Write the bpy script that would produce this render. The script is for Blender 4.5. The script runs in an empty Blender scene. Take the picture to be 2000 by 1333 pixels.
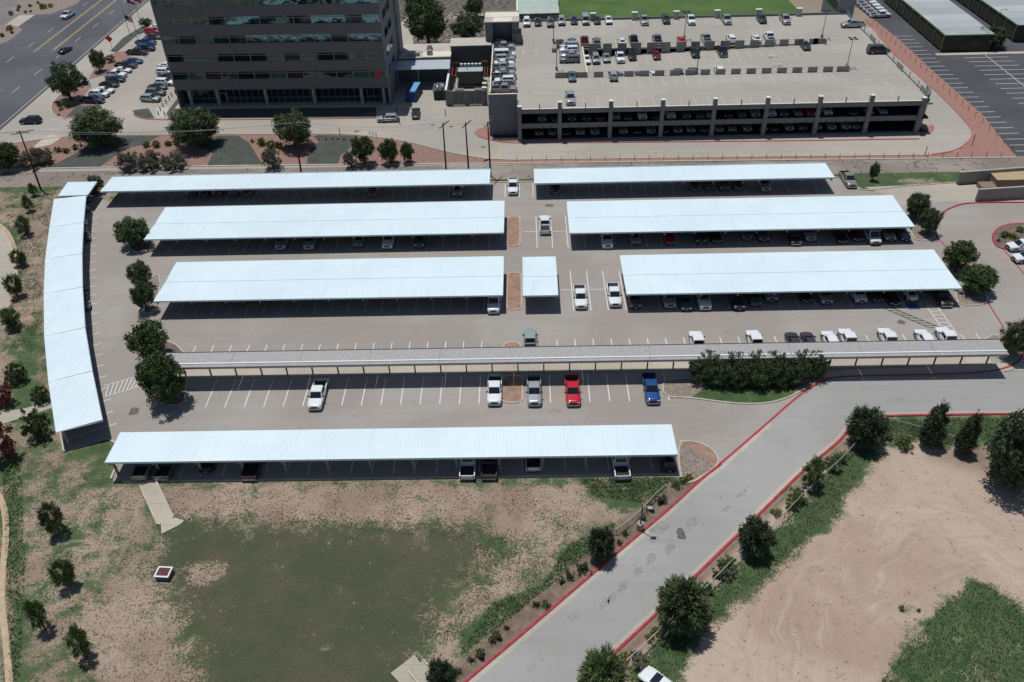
import bpy, math, random
import numpy as np
from mathutils import Vector, Matrix
random.seed(7)
R = math.radians
SC = bpy.context.scene
COL = SC.collection
# ---------------- camera (solved from the photograph's vanishing points) ----------------
FPX, CH, TH, RO, YA = 1640.517, 79.1215, 0.6663296, 0.03146527, -0.0241552
_f = np.array([math.sin(YA)*math.cos(TH), math.cos(YA)*math.cos(TH), -math.sin(TH)])
_r = np.array([math.cos(YA), -math.sin(YA), 0.0]); _d = np.cross(_f, _r)
_c, _s = math.cos(RO), math.sin(RO)
AX = np.array([_c*_r+_s*_d, -_s*_r+_c*_d, _f])
cam = bpy.data.cameras.new('camera'); co = bpy.data.objects.new('camera', cam); COL.objects.link(co)
co.matrix_world = Matrix(((AX[0][0], -AX[1][0], -AX[2][0], 0), (AX[0][1], -AX[1][1], -AX[2][1], 0),
                          (AX[0][2], -AX[1][2], -AX[2][2], CH), (0, 0, 0, 1)))
cam.sensor_width = 36; cam.lens = FPX/2000*36; cam.clip_start = 1; cam.clip_end = 6000
SC.camera = co
# ---------------- light ----------------
SUN_EL, SUN_DX, SUN_DY = 77.0, 0.60, -0.80          # shadows fall toward (SUN_DX, SUN_DY)
w = bpy.data.worlds.new('World'); SC.world = w; w.use_nodes = True
nt = w.node_tree; sk = nt.nodes.new('ShaderNodeTexSky'); sk.sky_type = 'NISHITA'; sk.sun_disc = False
sk.sun_elevation = R(SUN_EL)
az = math.atan2(-SUN_DX, -SUN_DY); sk.sun_rotation = az
sk.air_density = 1.0; sk.dust_density = 0.6
bg = nt.nodes['Background']; nt.links.new(sk.outputs[0], bg.inputs[0]); bg.inputs[1].default_value = 0.056
sl = bpy.data.lights.new('sun', 'SUN'); sl.energy = 3.2; sl.angle = R(0.5); sl.color = (1.0, 0.965, 0.92)
so = bpy.data.objects.new('sun', sl); COL.objects.link(so)
ce = math.cos(R(SUN_EL))
so.rotation_euler = Vector((SUN_DX*ce, SUN_DY*ce, -math.sin(R(SUN_EL)))).to_track_quat('-Z', 'Y').to_euler()
SC.view_settings.view_transform = 'Standard'; SC.view_settings.look = 'None'
SC.view_settings.exposure = 0.0; SC.view_settings.gamma = 1
SC.render.engine = 'CYCLES'

def P(u, v, z=0.0):
    """photo pixel (2000x1333) -> world point on the plane at height z"""
    d = AX.T @ np.array([(u-1000)/FPX, (v-666.5)/FPX, 1.0]); t = (z-CH)/d[2]
    return (d[0]*t, d[1]*t)
def zof(u, v, vt, z0=0.0):
    x, y = P(u, v, z0); lo, hi = z0-1, z0+60
    for _ in range(40):
        m = (lo+hi)/2; q = AX @ np.array([x, y, m-CH]); pv = 666.5+FPX*q[1]/q[2]
        if pv > vt: lo = m
        else: hi = m
    return m
def PG(pts, z=0.0): return [P(a, b, z) for a, b in pts]
def pxm(u, v, z=0.0):
    x, y = P(u, v, z); q = AX @ np.array([x, y, z-CH]); return FPX/q[2]

# ---------------- materials ----------------
MATS = {}
def mat(name, col, rough=0.8, metal=0.0, var=0.0, scale=1.0, bump=0.0, bscale=20.0, col2=None, coat=0.0, detail=4, spec=None):
    if name in MATS: return MATS[name]
    m = bpy.data.materials.new(name); m.use_nodes = True; t = m.node_tree; b = t.nodes['Principled BSDF']
    b.inputs['Roughness'].default_value = rough; b.inputs['Metallic'].default_value = metal
    if coat: b.inputs['Coat Weight'].default_value = coat; b.inputs['Coat Roughness'].default_value = 0.05
    if spec is not None: b.inputs['Specular IOR Level'].default_value = spec
    b.inputs['Base Color'].default_value = (*col, 1)
    if var or col2:
        tc = t.nodes.new('ShaderNodeTexCoord'); n = t.nodes.new('ShaderNodeTexNoise')
        n.inputs['Scale'].default_value = scale; n.inputs['Detail'].default_value = detail
        t.links.new(tc.outputs['Object'], n.inputs['Vector'])
        cr = t.nodes.new('ShaderNodeValToRGB'); t.links.new(n.outputs[0], cr.inputs[0])
        c2 = col2 or tuple(c*(1+var) for c in col); c1 = tuple(c*(1-var) for c in col) if not col2 else col
        cr.color_ramp.elements[0].color = (*c1, 1); cr.color_ramp.elements[1].color = (*c2, 1)
        cr.color_ramp.elements[0].position = 0.32; cr.color_ramp.elements[1].position = 0.68
        t.links.new(cr.outputs[0], b.inputs['Base Color'])
        if bump:
            n2 = t.nodes.new('ShaderNodeTexNoise'); n2.inputs['Scale'].default_value = bscale; n2.inputs['Detail'].default_value = 5
            t.links.new(tc.outputs['Object'], n2.inputs['Vector'])
            bp = t.nodes.new('ShaderNodeBump'); bp.inputs['Strength'].default_value = bump; bp.inputs['Distance'].default_value = 0.1
            t.links.new(n2.outputs[0], bp.inputs['Height']); t.links.new(bp.outputs[0], b.inputs['Normal'])
    MATS[name] = m; return m

class NB:
    """tiny node helper"""
    def __init__(s, name):
        s.m = bpy.data.materials.new(name); s.m.use_nodes = True; s.t = s.m.node_tree
        s.b = s.t.nodes['Principled BSDF']; s.tc = s.t.nodes.new('ShaderNodeTexCoord'); MATS[name] = s.m
    def L(s, a, b): s.t.links.new(a, b)
    def noise(s, scale, detail=4, rough=0.55, dist=0.0, vec=None):
        n = s.t.nodes.new('ShaderNodeTexNoise'); n.inputs['Scale'].default_value = scale
        n.inputs['Detail'].default_value = detail; n.inputs['Roughness'].default_value = rough; n.inputs['Distortion'].default_value = dist
        s.L(vec or s.tc.outputs['Object'], n.inputs['Vector']); return n.outputs[0]
    def mapv(s, scale=(1, 1, 1), rot=0, loc=(0, 0, 0)):
        n = s.t.nodes.new('ShaderNodeMapping'); n.inputs['Scale'].default_value = scale; n.inputs['Rotation'].default_value = (0, 0, rot)
        n.inputs['Location'].default_value = loc
        s.L(s.tc.outputs['Object'], n.inputs['Vector']); return n.outputs[0]
    def rng(s, v, a, b, c=0.0, d=1.0, smooth=True):
        n = s.t.nodes.new('ShaderNodeMapRange'); n.interpolation_type = 'SMOOTHSTEP' if smooth else 'LINEAR'
        for i, x in enumerate((a, b, c, d)): n.inputs[i+1].default_value = x
        s.L(v, n.inputs[0]); return n.outputs[0]
    def math(s, op, a, b=None, clamp=False):
        n = s.t.nodes.new('ShaderNodeMath'); n.operation = op; n.use_clamp = clamp
        for i, x in enumerate((a, b)):
            if x is None: continue
            if isinstance(x, (int, float)): n.inputs[i].default_value = x
            else: s.L(x, n.inputs[i])
        return n.outputs[0]
    def mix(s, f, a, b, mode='MIX'):
        n = s.t.nodes.new('ShaderNodeMix'); n.data_type = 'RGBA'; n.blend_type = mode
        if isinstance(f, (int, float)): n.inputs[0].default_value = f
        else: s.L(f, n.inputs[0])
        for i, x in ((6, a), (7, b)):
            if isinstance(x, tuple): n.inputs[i].default_value = (*x, 1)
            else: s.L(x, n.inputs[i])
        return n.outputs[2]
    def bump(s, h, strength=0.3, dist=0.05):
        n = s.t.nodes.new('ShaderNodeBump'); n.inputs['Strength'].default_value = strength; n.inputs['Distance'].default_value = dist
        s.L(h, n.inputs['Height']); s.L(n.outputs[0], s.b.inputs['Normal'])
    def done(s, col, rough=0.85):
        s.L(col, s.b.inputs['Base Color']); s.b.inputs['Roughness'].default_value = rough; return s.m

def pavement_mat(name, c1, c2, c3, joint=0.0, jx=6.0, jy=6.0, stains=0.5, crack=0.0):
    n = NB(name)
    big = n.rng(n.noise(0.045, 3, 0.5, 0.4), 0.42, 0.60)
    mid = n.rng(n.noise(0.16, 4, 0.6, 0.6), 0.45, 0.70)
    col = n.mix(big, c1, c2); col = n.mix(n.math('MULTIPLY', mid, 0.55), col, c3)
    # drag marks and dusty sweeps along the lanes
    st = n.noise(1.0, 4, 0.6, 0.3, n.mapv((0.05, 0.5, 1)))
    col = n.mix(n.rng(st, 0.40, 0.72, 0.0, 0.22), col, (c1[0]*0.72, c1[1]*0.72, c1[2]*0.72))
    sp = n.noise(0.9, 5, 0.65); col = n.mix(n.rng(sp, 0.58, 0.72, 0.0, 0.45*stains), col, (0.13, 0.12, 0.115))
    sp2 = n.noise(0.33, 3, 0.5, 1.2); col = n.mix(n.rng(sp2, 0.66, 0.74, 0.0, 0.5*stains), col, (0.12, 0.105, 0.095))
    fine = n.noise(6.0, 3, 0.7); col = n.mix(n.rng(fine, 0.3, 0.7, 0.0, 0.16), col, (c1[0]*0.6, c1[1]*0.6, c1[2]*0.6))
    if joint:
        br = n.t.nodes.new('ShaderNodeTexBrick'); br.offset = 0; br.inputs['Scale'].default_value = 1
        br.inputs['Mortar Size'].default_value = 0.03; br.inputs['Mortar Smooth'].default_value = 0.2
        br.inputs['Brick Width'].default_value = jx; br.inputs['Row Height'].default_value = jy
        n.L(n.tc.outputs['Object'], br.inputs['Vector'])
        col = n.mix(n.math('MULTIPLY', br.outputs['Fac'], joint), col, (0.08, 0.075, 0.07))
    if crack:
        v = n.t.nodes.new('ShaderNodeTexVoronoi'); v.feature = 'DISTANCE_TO_EDGE'; v.inputs['Scale'].default_value = 0.16
        wv = n.t.nodes.new('ShaderNodeVectorMath'); wv.operation = 'ADD'
        nn = n.t.nodes.new('ShaderNodeTexNoise'); nn.inputs['Scale'].default_value = 0.3; nn.inputs['Detail'].default_value = 5
        n.L(n.tc.outputs['Object'], nn.inputs['Vector'])
        sc = n.t.nodes.new('ShaderNodeVectorMath'); sc.operation = 'SCALE'; sc.inputs['Scale'].default_value = 6
        n.L(nn.outputs['Color'], sc.inputs[0]); n.L(n.tc.outputs['Object'], wv.inputs[0]); n.L(sc.outputs[0], wv.inputs[1]); n.L(wv.outputs[0], v.inputs['Vector'])
        col = n.mix(n.math('MULTIPLY', n.rng(v.outputs['Distance'], 0.0, 0.022, 1.0, 0.0), crack), col, (0.05, 0.045, 0.04))
    n.bump(fine, 0.12, 0.02)
    return n.done(col, 0.9)

def ground_mat():
    n = NB('field soil and grass')
    at = n.t.nodes.new('ShaderNodeAttribute'); at.attribute_name = 'zone'
    sp = n.t.nodes.new('ShaderNodeSeparateColor'); n.L(at.outputs['Color'], sp.inputs[0])
    G, LW, MU = sp.outputs[0], sp.outputs[1], sp.outputs[2]; SA = at.outputs['Alpha']
    clod = n.noise(0.9, 5, 0.65); fine = n.noise(3.6, 4, 0.75, 0.3); vf = n.noise(9.0, 3, 0.7); big = n.noise(0.12, 4, 0.6, 0.5)
    dirt = n.mix(n.rng(big, 0.38, 0.62), (0.285, 0.212, 0.165), (0.385, 0.30, 0.235))
    dirt = n.mix(n.rng(clod, 0.42, 0.68, 0, 0.6), dirt, (0.27, 0.18, 0.14))
    sand = n.mix(n.rng(n.noise(0.07, 4, 0.6, 1.0), 0.35, 0.65), (0.385, 0.285, 0.225), (0.465, 0.375, 0.305))
    cx_, cy_ = P(1985, 1370)
    sb = n.t.nodes.new('ShaderNodeVectorMath'); sb.operation = 'SUBTRACT'; sb.inputs[1].default_value = (cx_, cy_, 0); n.L(n.tc.outputs['Object'], sb.inputs[0])
    sx = n.t.nodes.new('ShaderNodeSeparateXYZ'); n.L(sb.outputs[0], sx.inputs[0])
    ln = n.t.nodes.new('ShaderNodeVectorMath'); ln.operation = 'LENGTH'; n.L(sb.outputs[0], ln.inputs[0])
    an_ = n.math('ARCTAN2', sx.outputs[1], sx.outputs[0]); cb = n.t.nodes.new('ShaderNodeCombineXYZ')
    wob = n.math('MULTIPLY', n.noise(0.05, 3, 0.6), 14.0)
    n.L(n.math('ADD', n.math('MULTIPLY', ln.outputs['Value'], 0.9), wob), cb.inputs[0]); n.L(n.math('MULTIPLY', an_, 1.6), cb.inputs[1])
    arc = n.noise(1.3, 5, 0.7, 0.0, cb.outputs[0]); band = n.math('MULTIPLY', n.rng(ln.outputs['Value'], 10, 15), n.rng(ln.outputs['Value'], 30, 22))
    sand = n.mix(n.math('MULTIPLY', n.rng(arc, 0.46, 0.64, 0, 0.26), n.math('ADD', n.math('MULTIPLY', band, 0.75), 0.25)), sand, (0.27, 0.205, 0.165))
    sand = n.mix(n.math('MULTIPLY', n.rng(arc, 0.46, 0.34, 0, 0.38), band), sand, (0.52, 0.46, 0.40))
    sand = n.mix(n.rng(clod, 0.5, 0.72, 0, 0.35), sand, (0.27, 0.20, 0.165))
    sand = n.mix(n.rng(n.noise(0.5, 6, 0.75, 0.5), 0.60, 0.68, 0, 0.5), sand, (0.22, 0.165, 0.135))
    dirt = n.mix(SA, dirt, sand)
    mul = n.mix(n.rng(clod, 0.4, 0.65), (0.17, 0.12, 0.09), (0.27, 0.2, 0.155)); mul = n.mix(n.rng(vf, 0.4, 0.7, 0, 0.5), mul, (0.10, 0.075, 0.055))
    dirt = n.mix(MU, dirt, mul)
    # dead tufts: dark specks over the bare soil
    tuft = n.math('MULTIPLY', n.rng(fine, 0.51, 0.58), n.math('SUBTRACT', 1.0, n.math('MULTIPLY', SA, 0.96), True))
    tz = n.rng(n.noise(0.22, 3, 0.6), 0.38, 0.56, 0.25, 1.0)
    dirt = n.mix(n.math('MULTIPLY', n.math('MULTIPLY', tuft, tz), 0.62), dirt, (0.095, 0.09, 0.055))
    dirt = n.mix(n.math('MULTIPLY', n.rng(vf, 0.62, 0.72), n.math('MULTIPLY', tz, 0.45)), dirt, (0.42, 0.38, 0.28))
    gr = n.mix(n.rng(n.noise(0.5, 4, 0.6), 0.35, 0.65), (0.036, 0.080, 0.026), (0.070, 0.118, 0.042))
    gr = n.mix(n.rng(vf, 0.5, 0.72, 0, 0.6), gr, (0.14, 0.155, 0.085)); gr = n.mix(n.rng(fine, 0.5, 0.3, 0, 0.6), gr, (0.015, 0.03, 0.012))
    cov = n.math('ADD', G, n.math('MULTIPLY', n.math('SUBTRACT', n.math('ADD', n.math('MULTIPLY', fine, 0.5), n.math('MULTIPLY', n.noise(0.3, 5, 0.7, 0.4), 0.75)), 0.63), 2.9))
    cf = n.rng(cov, 0.34, 0.82)
    col = n.mix(cf, dirt, gr)
    lw = n.mix(n.rng(n.noise(0.09, 6, 0.7, 0.1), 0.40, 0.60), (0.056, 0.070, 0.033), (0.088, 0.083, 0.049))
    lw = n.mix(n.rng(n.noise(1.0, 4, 0.7, 0, n.mapv((0.35, 1.6, 1))), 0.45, 0.7, 0, 0.35), lw, (0.045, 0.058, 0.03))
    lw = n.mix(n.rng(vf, 0.46, 0.66, 0, 0.5), lw, (0.125, 0.12, 0.08)); lw = n.mix(n.rng(fine, 0.52, 0.40, 0, 0.45), lw, (0.03, 0.042, 0.02))
    pale = n.math('MULTIPLY', n.rng(n.noise(0.13, 3, 0.55, 0.4), 0.64, 0.70), n.rng(fine, 0.44, 0.54)); lw = n.mix(n.math('MULTIPLY', pale, 0.7), lw, (0.30, 0.26, 0.19))
    lf = n.rng(n.math('ADD', LW, n.math('MULTIPLY', n.math('SUBTRACT', n.math('ADD', fine, n.math('MULTIPLY', clod, 0.7)), 0.85), 2.4)), 0.35, 0.65)
    col = n.mix(lf, col, lw)
    n.bump(fine, 0.5, 0.12)
    return n.done(col, 0.95)

# ---------------- mesh building ----------------
class MB:
    def __init__(s): s.v = []; s.f = []; s.m = []
    def face(s, pts, mi=0):
        k = len(s.v); s.v += [tuple(p) for p in pts]; s.f.append(tuple(range(k, k+len(pts)))); s.m.append(mi)
    def hexa(s, b, t, mi=0):
        k = len(s.v); s.v += [tuple(p) for p in b]+[tuple(p) for p in t]; n = len(b)
        s.f.append(tuple(range(k+n-1, k-1, -1))); s.f.append(tuple(range(k+n, k+2*n))); s.m += [mi, mi]
        for i in range(n):
            j = (i+1) % n; s.f.append((k+i, k+j, k+n+j, k+n+i)); s.m.append(mi)
    def box(s, x0, x1, y0, y1, z0, z1, mi=0):
        q = [(x0, y0), (x1, y0), (x1, y1), (x0, y1)]
        s.hexa([(a, b, z0) for a, b in q], [(a, b, z1) for a, b in q], mi)
    def prism(s, poly, z0, z1, mi=0):
        if area(poly) < 0: poly = poly[::-1]
        s.hexa([(a, b, z0) for a, b in poly], [(a, b, z1) for a, b in poly], mi)
    def sheet(s, poly, z, mi=0):
        if area(poly) < 0: poly = poly[::-1]
        s.face([(a, b, z) for a, b in poly], mi)
    def tube(s, pts, r, n=6, mi=0, cap=True):
        rr = r if isinstance(r, (list, tuple)) else [r]*len(pts); k = len(s.v)
        pts = [Vector(p) for p in pts]
        for i, p in enumerate(pts):
            d = (pts[min(i+1, len(pts)-1)]-pts[max(i-1, 0)]).normalized()
            a = Vector((0, 0, 1)) if abs(d.z) < 0.9 else Vector((1, 0, 0)); u = d.cross(a).normalized(); w_ = d.cross(u)
            for j in range(n):
                th = 2*math.pi*j/n; s.v.append(tuple(p+u*math.cos(th)*rr[i]+w_*math.sin(th)*rr[i]))
        for i in range(len(pts)-1):
            for j in range(n):
                a0 = k+i*n+j; a1 = k+i*n+(j+1) % n; s.f.append((a0, a1, a1+n, a0+n)); s.m.append(mi)
        if cap:
            s.f.append(tuple(range(k+n-1, k-1, -1))); s.f.append(tuple(k+(len(pts)-1)*n+j for j in range(n))); s.m += [mi, mi]
    def strip(s, pl, wd, z0, z1, closed=False, mi=0, side=0.0):
        """kerb/painted strip of width wd along a polyline; side shifts it sideways"""
        a, b = offset(pl, side-wd/2, closed), offset(pl, side+wd/2, closed); n = len(pl)
        for i in range(n if closed else n-1):
            j = (i+1) % n; q = [a[i], a[j], b[j], b[i]]
            if z1 is None: s.sheet(q, z0, mi)
            else: s.prism(q, z0, z1, mi)
    def cyl(s, x, y, z0, z1, r, n=10, mi=0, r2=None): s.tube([(x, y, z0), (x, y, z1)], [r, r if r2 is None else r2], n, mi)
    def build(s, name, mats, parent=None, smooth=False, **kw):
        me = bpy.data.meshes.new(name); me.from_pydata(s.v, [], s.f)
        if not isinstance(mats, (list, tuple)): mats = [mats]
        for m in mats: me.materials.append(m)
        for i, p in enumerate(me.polygons): p.material_index = s.m[i]; p.use_smooth = smooth
        me.update(); o = bpy.data.objects.new(name, me); COL.objects.link(o)
        if parent: o.parent = parent
        for k, v in kw.items(): o[k] = v
        return o
def area(p): return 0.5*sum(p[i][0]*p[(i+1) % len(p)][1]-p[(i+1) % len(p)][0]*p[i][1] for i in range(len(p)))
def offset(pl, d, closed=False):
    out = []; n = len(pl)
    for i in range(n):
        p = Vector(pl[i]); ds = []
        if closed or i > 0: ds.append((p-Vector(pl[i-1])).normalized())
        if closed or i < n-1: ds.append((Vector(pl[(i+1) % n])-p).normalized())
        t = sum(ds, Vector((0, 0))); t = t.normalized() if t.length > 1e-6 else ds[0]
        nn = Vector((-t.y, t.x)); c = max(0.5, nn.dot(Vector((-ds[0].y, ds[0].x))))
        q = p+nn*(d/c); out.append((q.x, q.y))
    return out
def smooth_poly(pl, closed=True, it=2):
    for _ in range(it):
        o = []; n = len(pl)
        if not closed: o.append(pl[0])
        for i in range(n if closed else n-1):
            a, b = pl[i], pl[(i+1) % n]
            o.append((a[0]*.75+b[0]*.25, a[1]*.75+b[1]*.25)); o.append((a[0]*.25+b[0]*.75, a[1]*.25+b[1]*.75))
        if not closed: o.append(pl[-1])
        pl = o
    return pl
def empty(name, x, y, z, rz, label, cat, group=None):
    o = bpy.data.objects.new(name, None); COL.objects.link(o); o.location = (x, y, z); o.rotation_euler = (0, 0, rz)
    o.empty_display_size = 0.5; o['label'] = label; o['category'] = cat
    if group: o['group'] = group
    return o
def st(name, mb, m, **kw): return mb.build(name, m, None, kind='structure', **kw)
def dup(o, par, skip=None):
    c = o.copy(); COL.objects.link(c); c.parent = par
    for ch in o.children: dup(ch, c)
    return c
def copy_thing(src, x, y, z, rz, label, cat=None, group=None, sc=None):
    r = src.copy(); COL.objects.link(r); r.location = (x, y, z); r.rotation_euler = (0, 0, rz); r['label'] = label
    if group: r['group'] = group
    elif 'group' in r: del r['group']
    if sc: r.scale = sc
    for ch in src.children: dup(ch, r)
    return r
ORD = ['first', 'second', 'third', 'fourth', 'fifth', 'sixth', 'seventh', 'eighth', 'ninth', 'tenth', 'eleventh', 'twelfth', 'thirteenth', 'fourteenth', 'fifteenth', 'sixteenth', 'seventeenth', 'eighteenth', 'nineteenth', 'twentieth'] + ['%s' % s for s in ('twenty-first', 'twenty-second', 'twenty-third', 'twenty-fourth', 'twenty-fifth', 'twenty-sixth', 'twenty-seventh', 'twenty-eighth', 'twenty-ninth', 'thirtieth', 'thirty-first', 'thirty-second', 'thirty-third', 'thirty-fourth', 'thirty-fifth', 'thirty-sixth', 'thirty-seventh', 'thirty-eighth', 'thirty-ninth', 'fortieth', 'forty-first', 'forty-second', 'forty-third', 'forty-fourth', 'forty-fifth')]
def zplane(u, v, Y):
    lo, hi = -5.0, 70.0
    for _ in range(50):
        m = (lo+hi)/2
        if P(u, v, m)[1] > Y: lo = m
        else: hi = m
    return m
# ---------------- materials of the setting ----------------
M_lot = pavement_mat('lot pavement', (0.315, 0.290, 0.262), (0.362, 0.345, 0.322), (0.362, 0.288, 0.240), 0.10, 11, 11, 0.5)
M_road = pavement_mat('road concrete', (0.325, 0.325, 0.318), (0.375, 0.372, 0.362), (0.33, 0.315, 0.295), 0.12, 12, 12, 0.5)
M_drive = pavement_mat('driveway concrete', (0.36, 0.345, 0.305), (0.42, 0.395, 0.345), (0.40, 0.345, 0.275), 0.30, 4.6, 4.6, 0.35)
M_deck = pavement_mat('deck concrete', (0.36, 0.345, 0.30), (0.41, 0.39, 0.345), (0.37, 0.35, 0.32), 0.10, 11, 9, 0.35)
M_alley = pavement_mat('old alley paving', (0.23, 0.195, 0.165), (0.33, 0.29, 0.255), (0.20, 0.165, 0.14), 0.0, 5, 5, 1.0, crack=0.8)
M_asph = pavement_mat('asphalt', (0.060, 0.063, 0.075), (0.082, 0.086, 0.098), (0.095, 0.092, 0.095), 0.0, 1, 1, 0.35, crack=0.25)
M_street = pavement_mat('street asphalt', (0.078, 0.083, 0.100), (0.108, 0.112, 0.130), (0.092, 0.094, 0.108), 0.0, 1, 1, 0.2)
M_walk = pavement_mat('sidewalk concrete', (0.42, 0.385, 0.32), (0.50, 0.455, 0.375), (0.44, 0.38, 0.31), 0.35, 3.0, 1.7, 0.3)
M_kerb = mat('kerb concrete', (0.46, 0.42, 0.35), 0.9, var=0.15, scale=1.2)
M_red = mat('red kerb paint', (0.30, 0.018, 0.036), 0.8, col2=(0.43, 0.050, 0.075), scale=1.6, detail=8)
M_redfade = mat('faded red paint', (0.36, 0.10, 0.11), 0.85, col2=(0.46, 0.17, 0.17), scale=1.4, detail=8)
M_white = mat('white line paint', (0.62, 0.62, 0.60), 0.8, col2=(0.80, 0.80, 0.79), scale=2.5, detail=6)
M_dim = mat('worn cream line paint', (0.47, 0.45, 0.36), 0.85, col2=(0.60, 0.57, 0.47), scale=2.5, detail=6)
M_yel = mat('yellow line paint', (0.50, 0.36, 0.09), 0.8, col2=(0.62, 0.47, 0.14), scale=1.5, detail=6)
M_blue = mat('blue painted patch', (0.03, 0.08, 0.25), 0.8)
M_brick = mat('red gravel', (0.285, 0.15, 0.118), 0.95, col2=(0.345, 0.195, 0.158), scale=1.6, bump=0.5, bscale=5, detail=9)
M_redsoil = mat('red bed gravel', (0.215, 0.125, 0.10), 0.95, col2=(0.31, 0.205, 0.165), scale=1.8, bump=0.4, bscale=6, detail=9)
M_grav = mat('brown bed gravel', (0.20, 0.155, 0.135), 0.95, col2=(0.30, 0.245, 0.21), scale=1.5, detail=9)
M_rock = mat('river rock', (0.15, 0.12, 0.10), 0.9, col2=(0.34, 0.285, 0.24), scale=4.5, bump=0.9, bscale=5, detail=9)
M_isl = mat('brown island gravel', (0.25, 0.155, 0.115), 0.95, col2=(0.37, 0.245, 0.185), scale=0.9, bump=0.4, bscale=9, detail=8)
M_turf = mat('dark green lawn panel', (0.052, 0.062, 0.056), 0.95, col2=(0.080, 0.092, 0.080), scale=0.35, bump=0.3, bscale=6, detail=8)
M_lush = mat('lush grass', (0.040, 0.085, 0.026), 0.95, col2=(0.080, 0.135, 0.045), scale=0.8, bump=0.8, bscale=5, detail=9)
M_meadow = mat('bright meadow', (0.050, 0.105, 0.022), 0.95, col2=(0.085, 0.150, 0.038), scale=0.12, bump=0.3, bscale=2, detail=9)
M_mulch = mat('mulch', (0.11, 0.08, 0.07), 0.95, col2=(0.22, 0.16, 0.13), scale=1.4, bump=0.6, bscale=5, detail=9)
M_stone = mat('rubble stone', (0.035, 0.035, 0.028), 0.95, col2=(0.20, 0.175, 0.15), scale=0.8, bump=0.9, bscale=2, detail=9)
M_tanpath = mat('tan path', (0.40, 0.30, 0.20), 0.9, col2=(0.52, 0.41, 0.29), scale=1.2, detail=8)

# ---------------- ground ----------------
g = MB(); g.sheet([(-2500, -900), (2500, -900), (2500, 4000), (-2500, 4000)], -0.06)
st('ground', g, mat('far ground', (0.22, 0.18, 0.13), 0.95, col2=(0.30, 0.25, 0.19), scale=0.03, detail=9))

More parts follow.
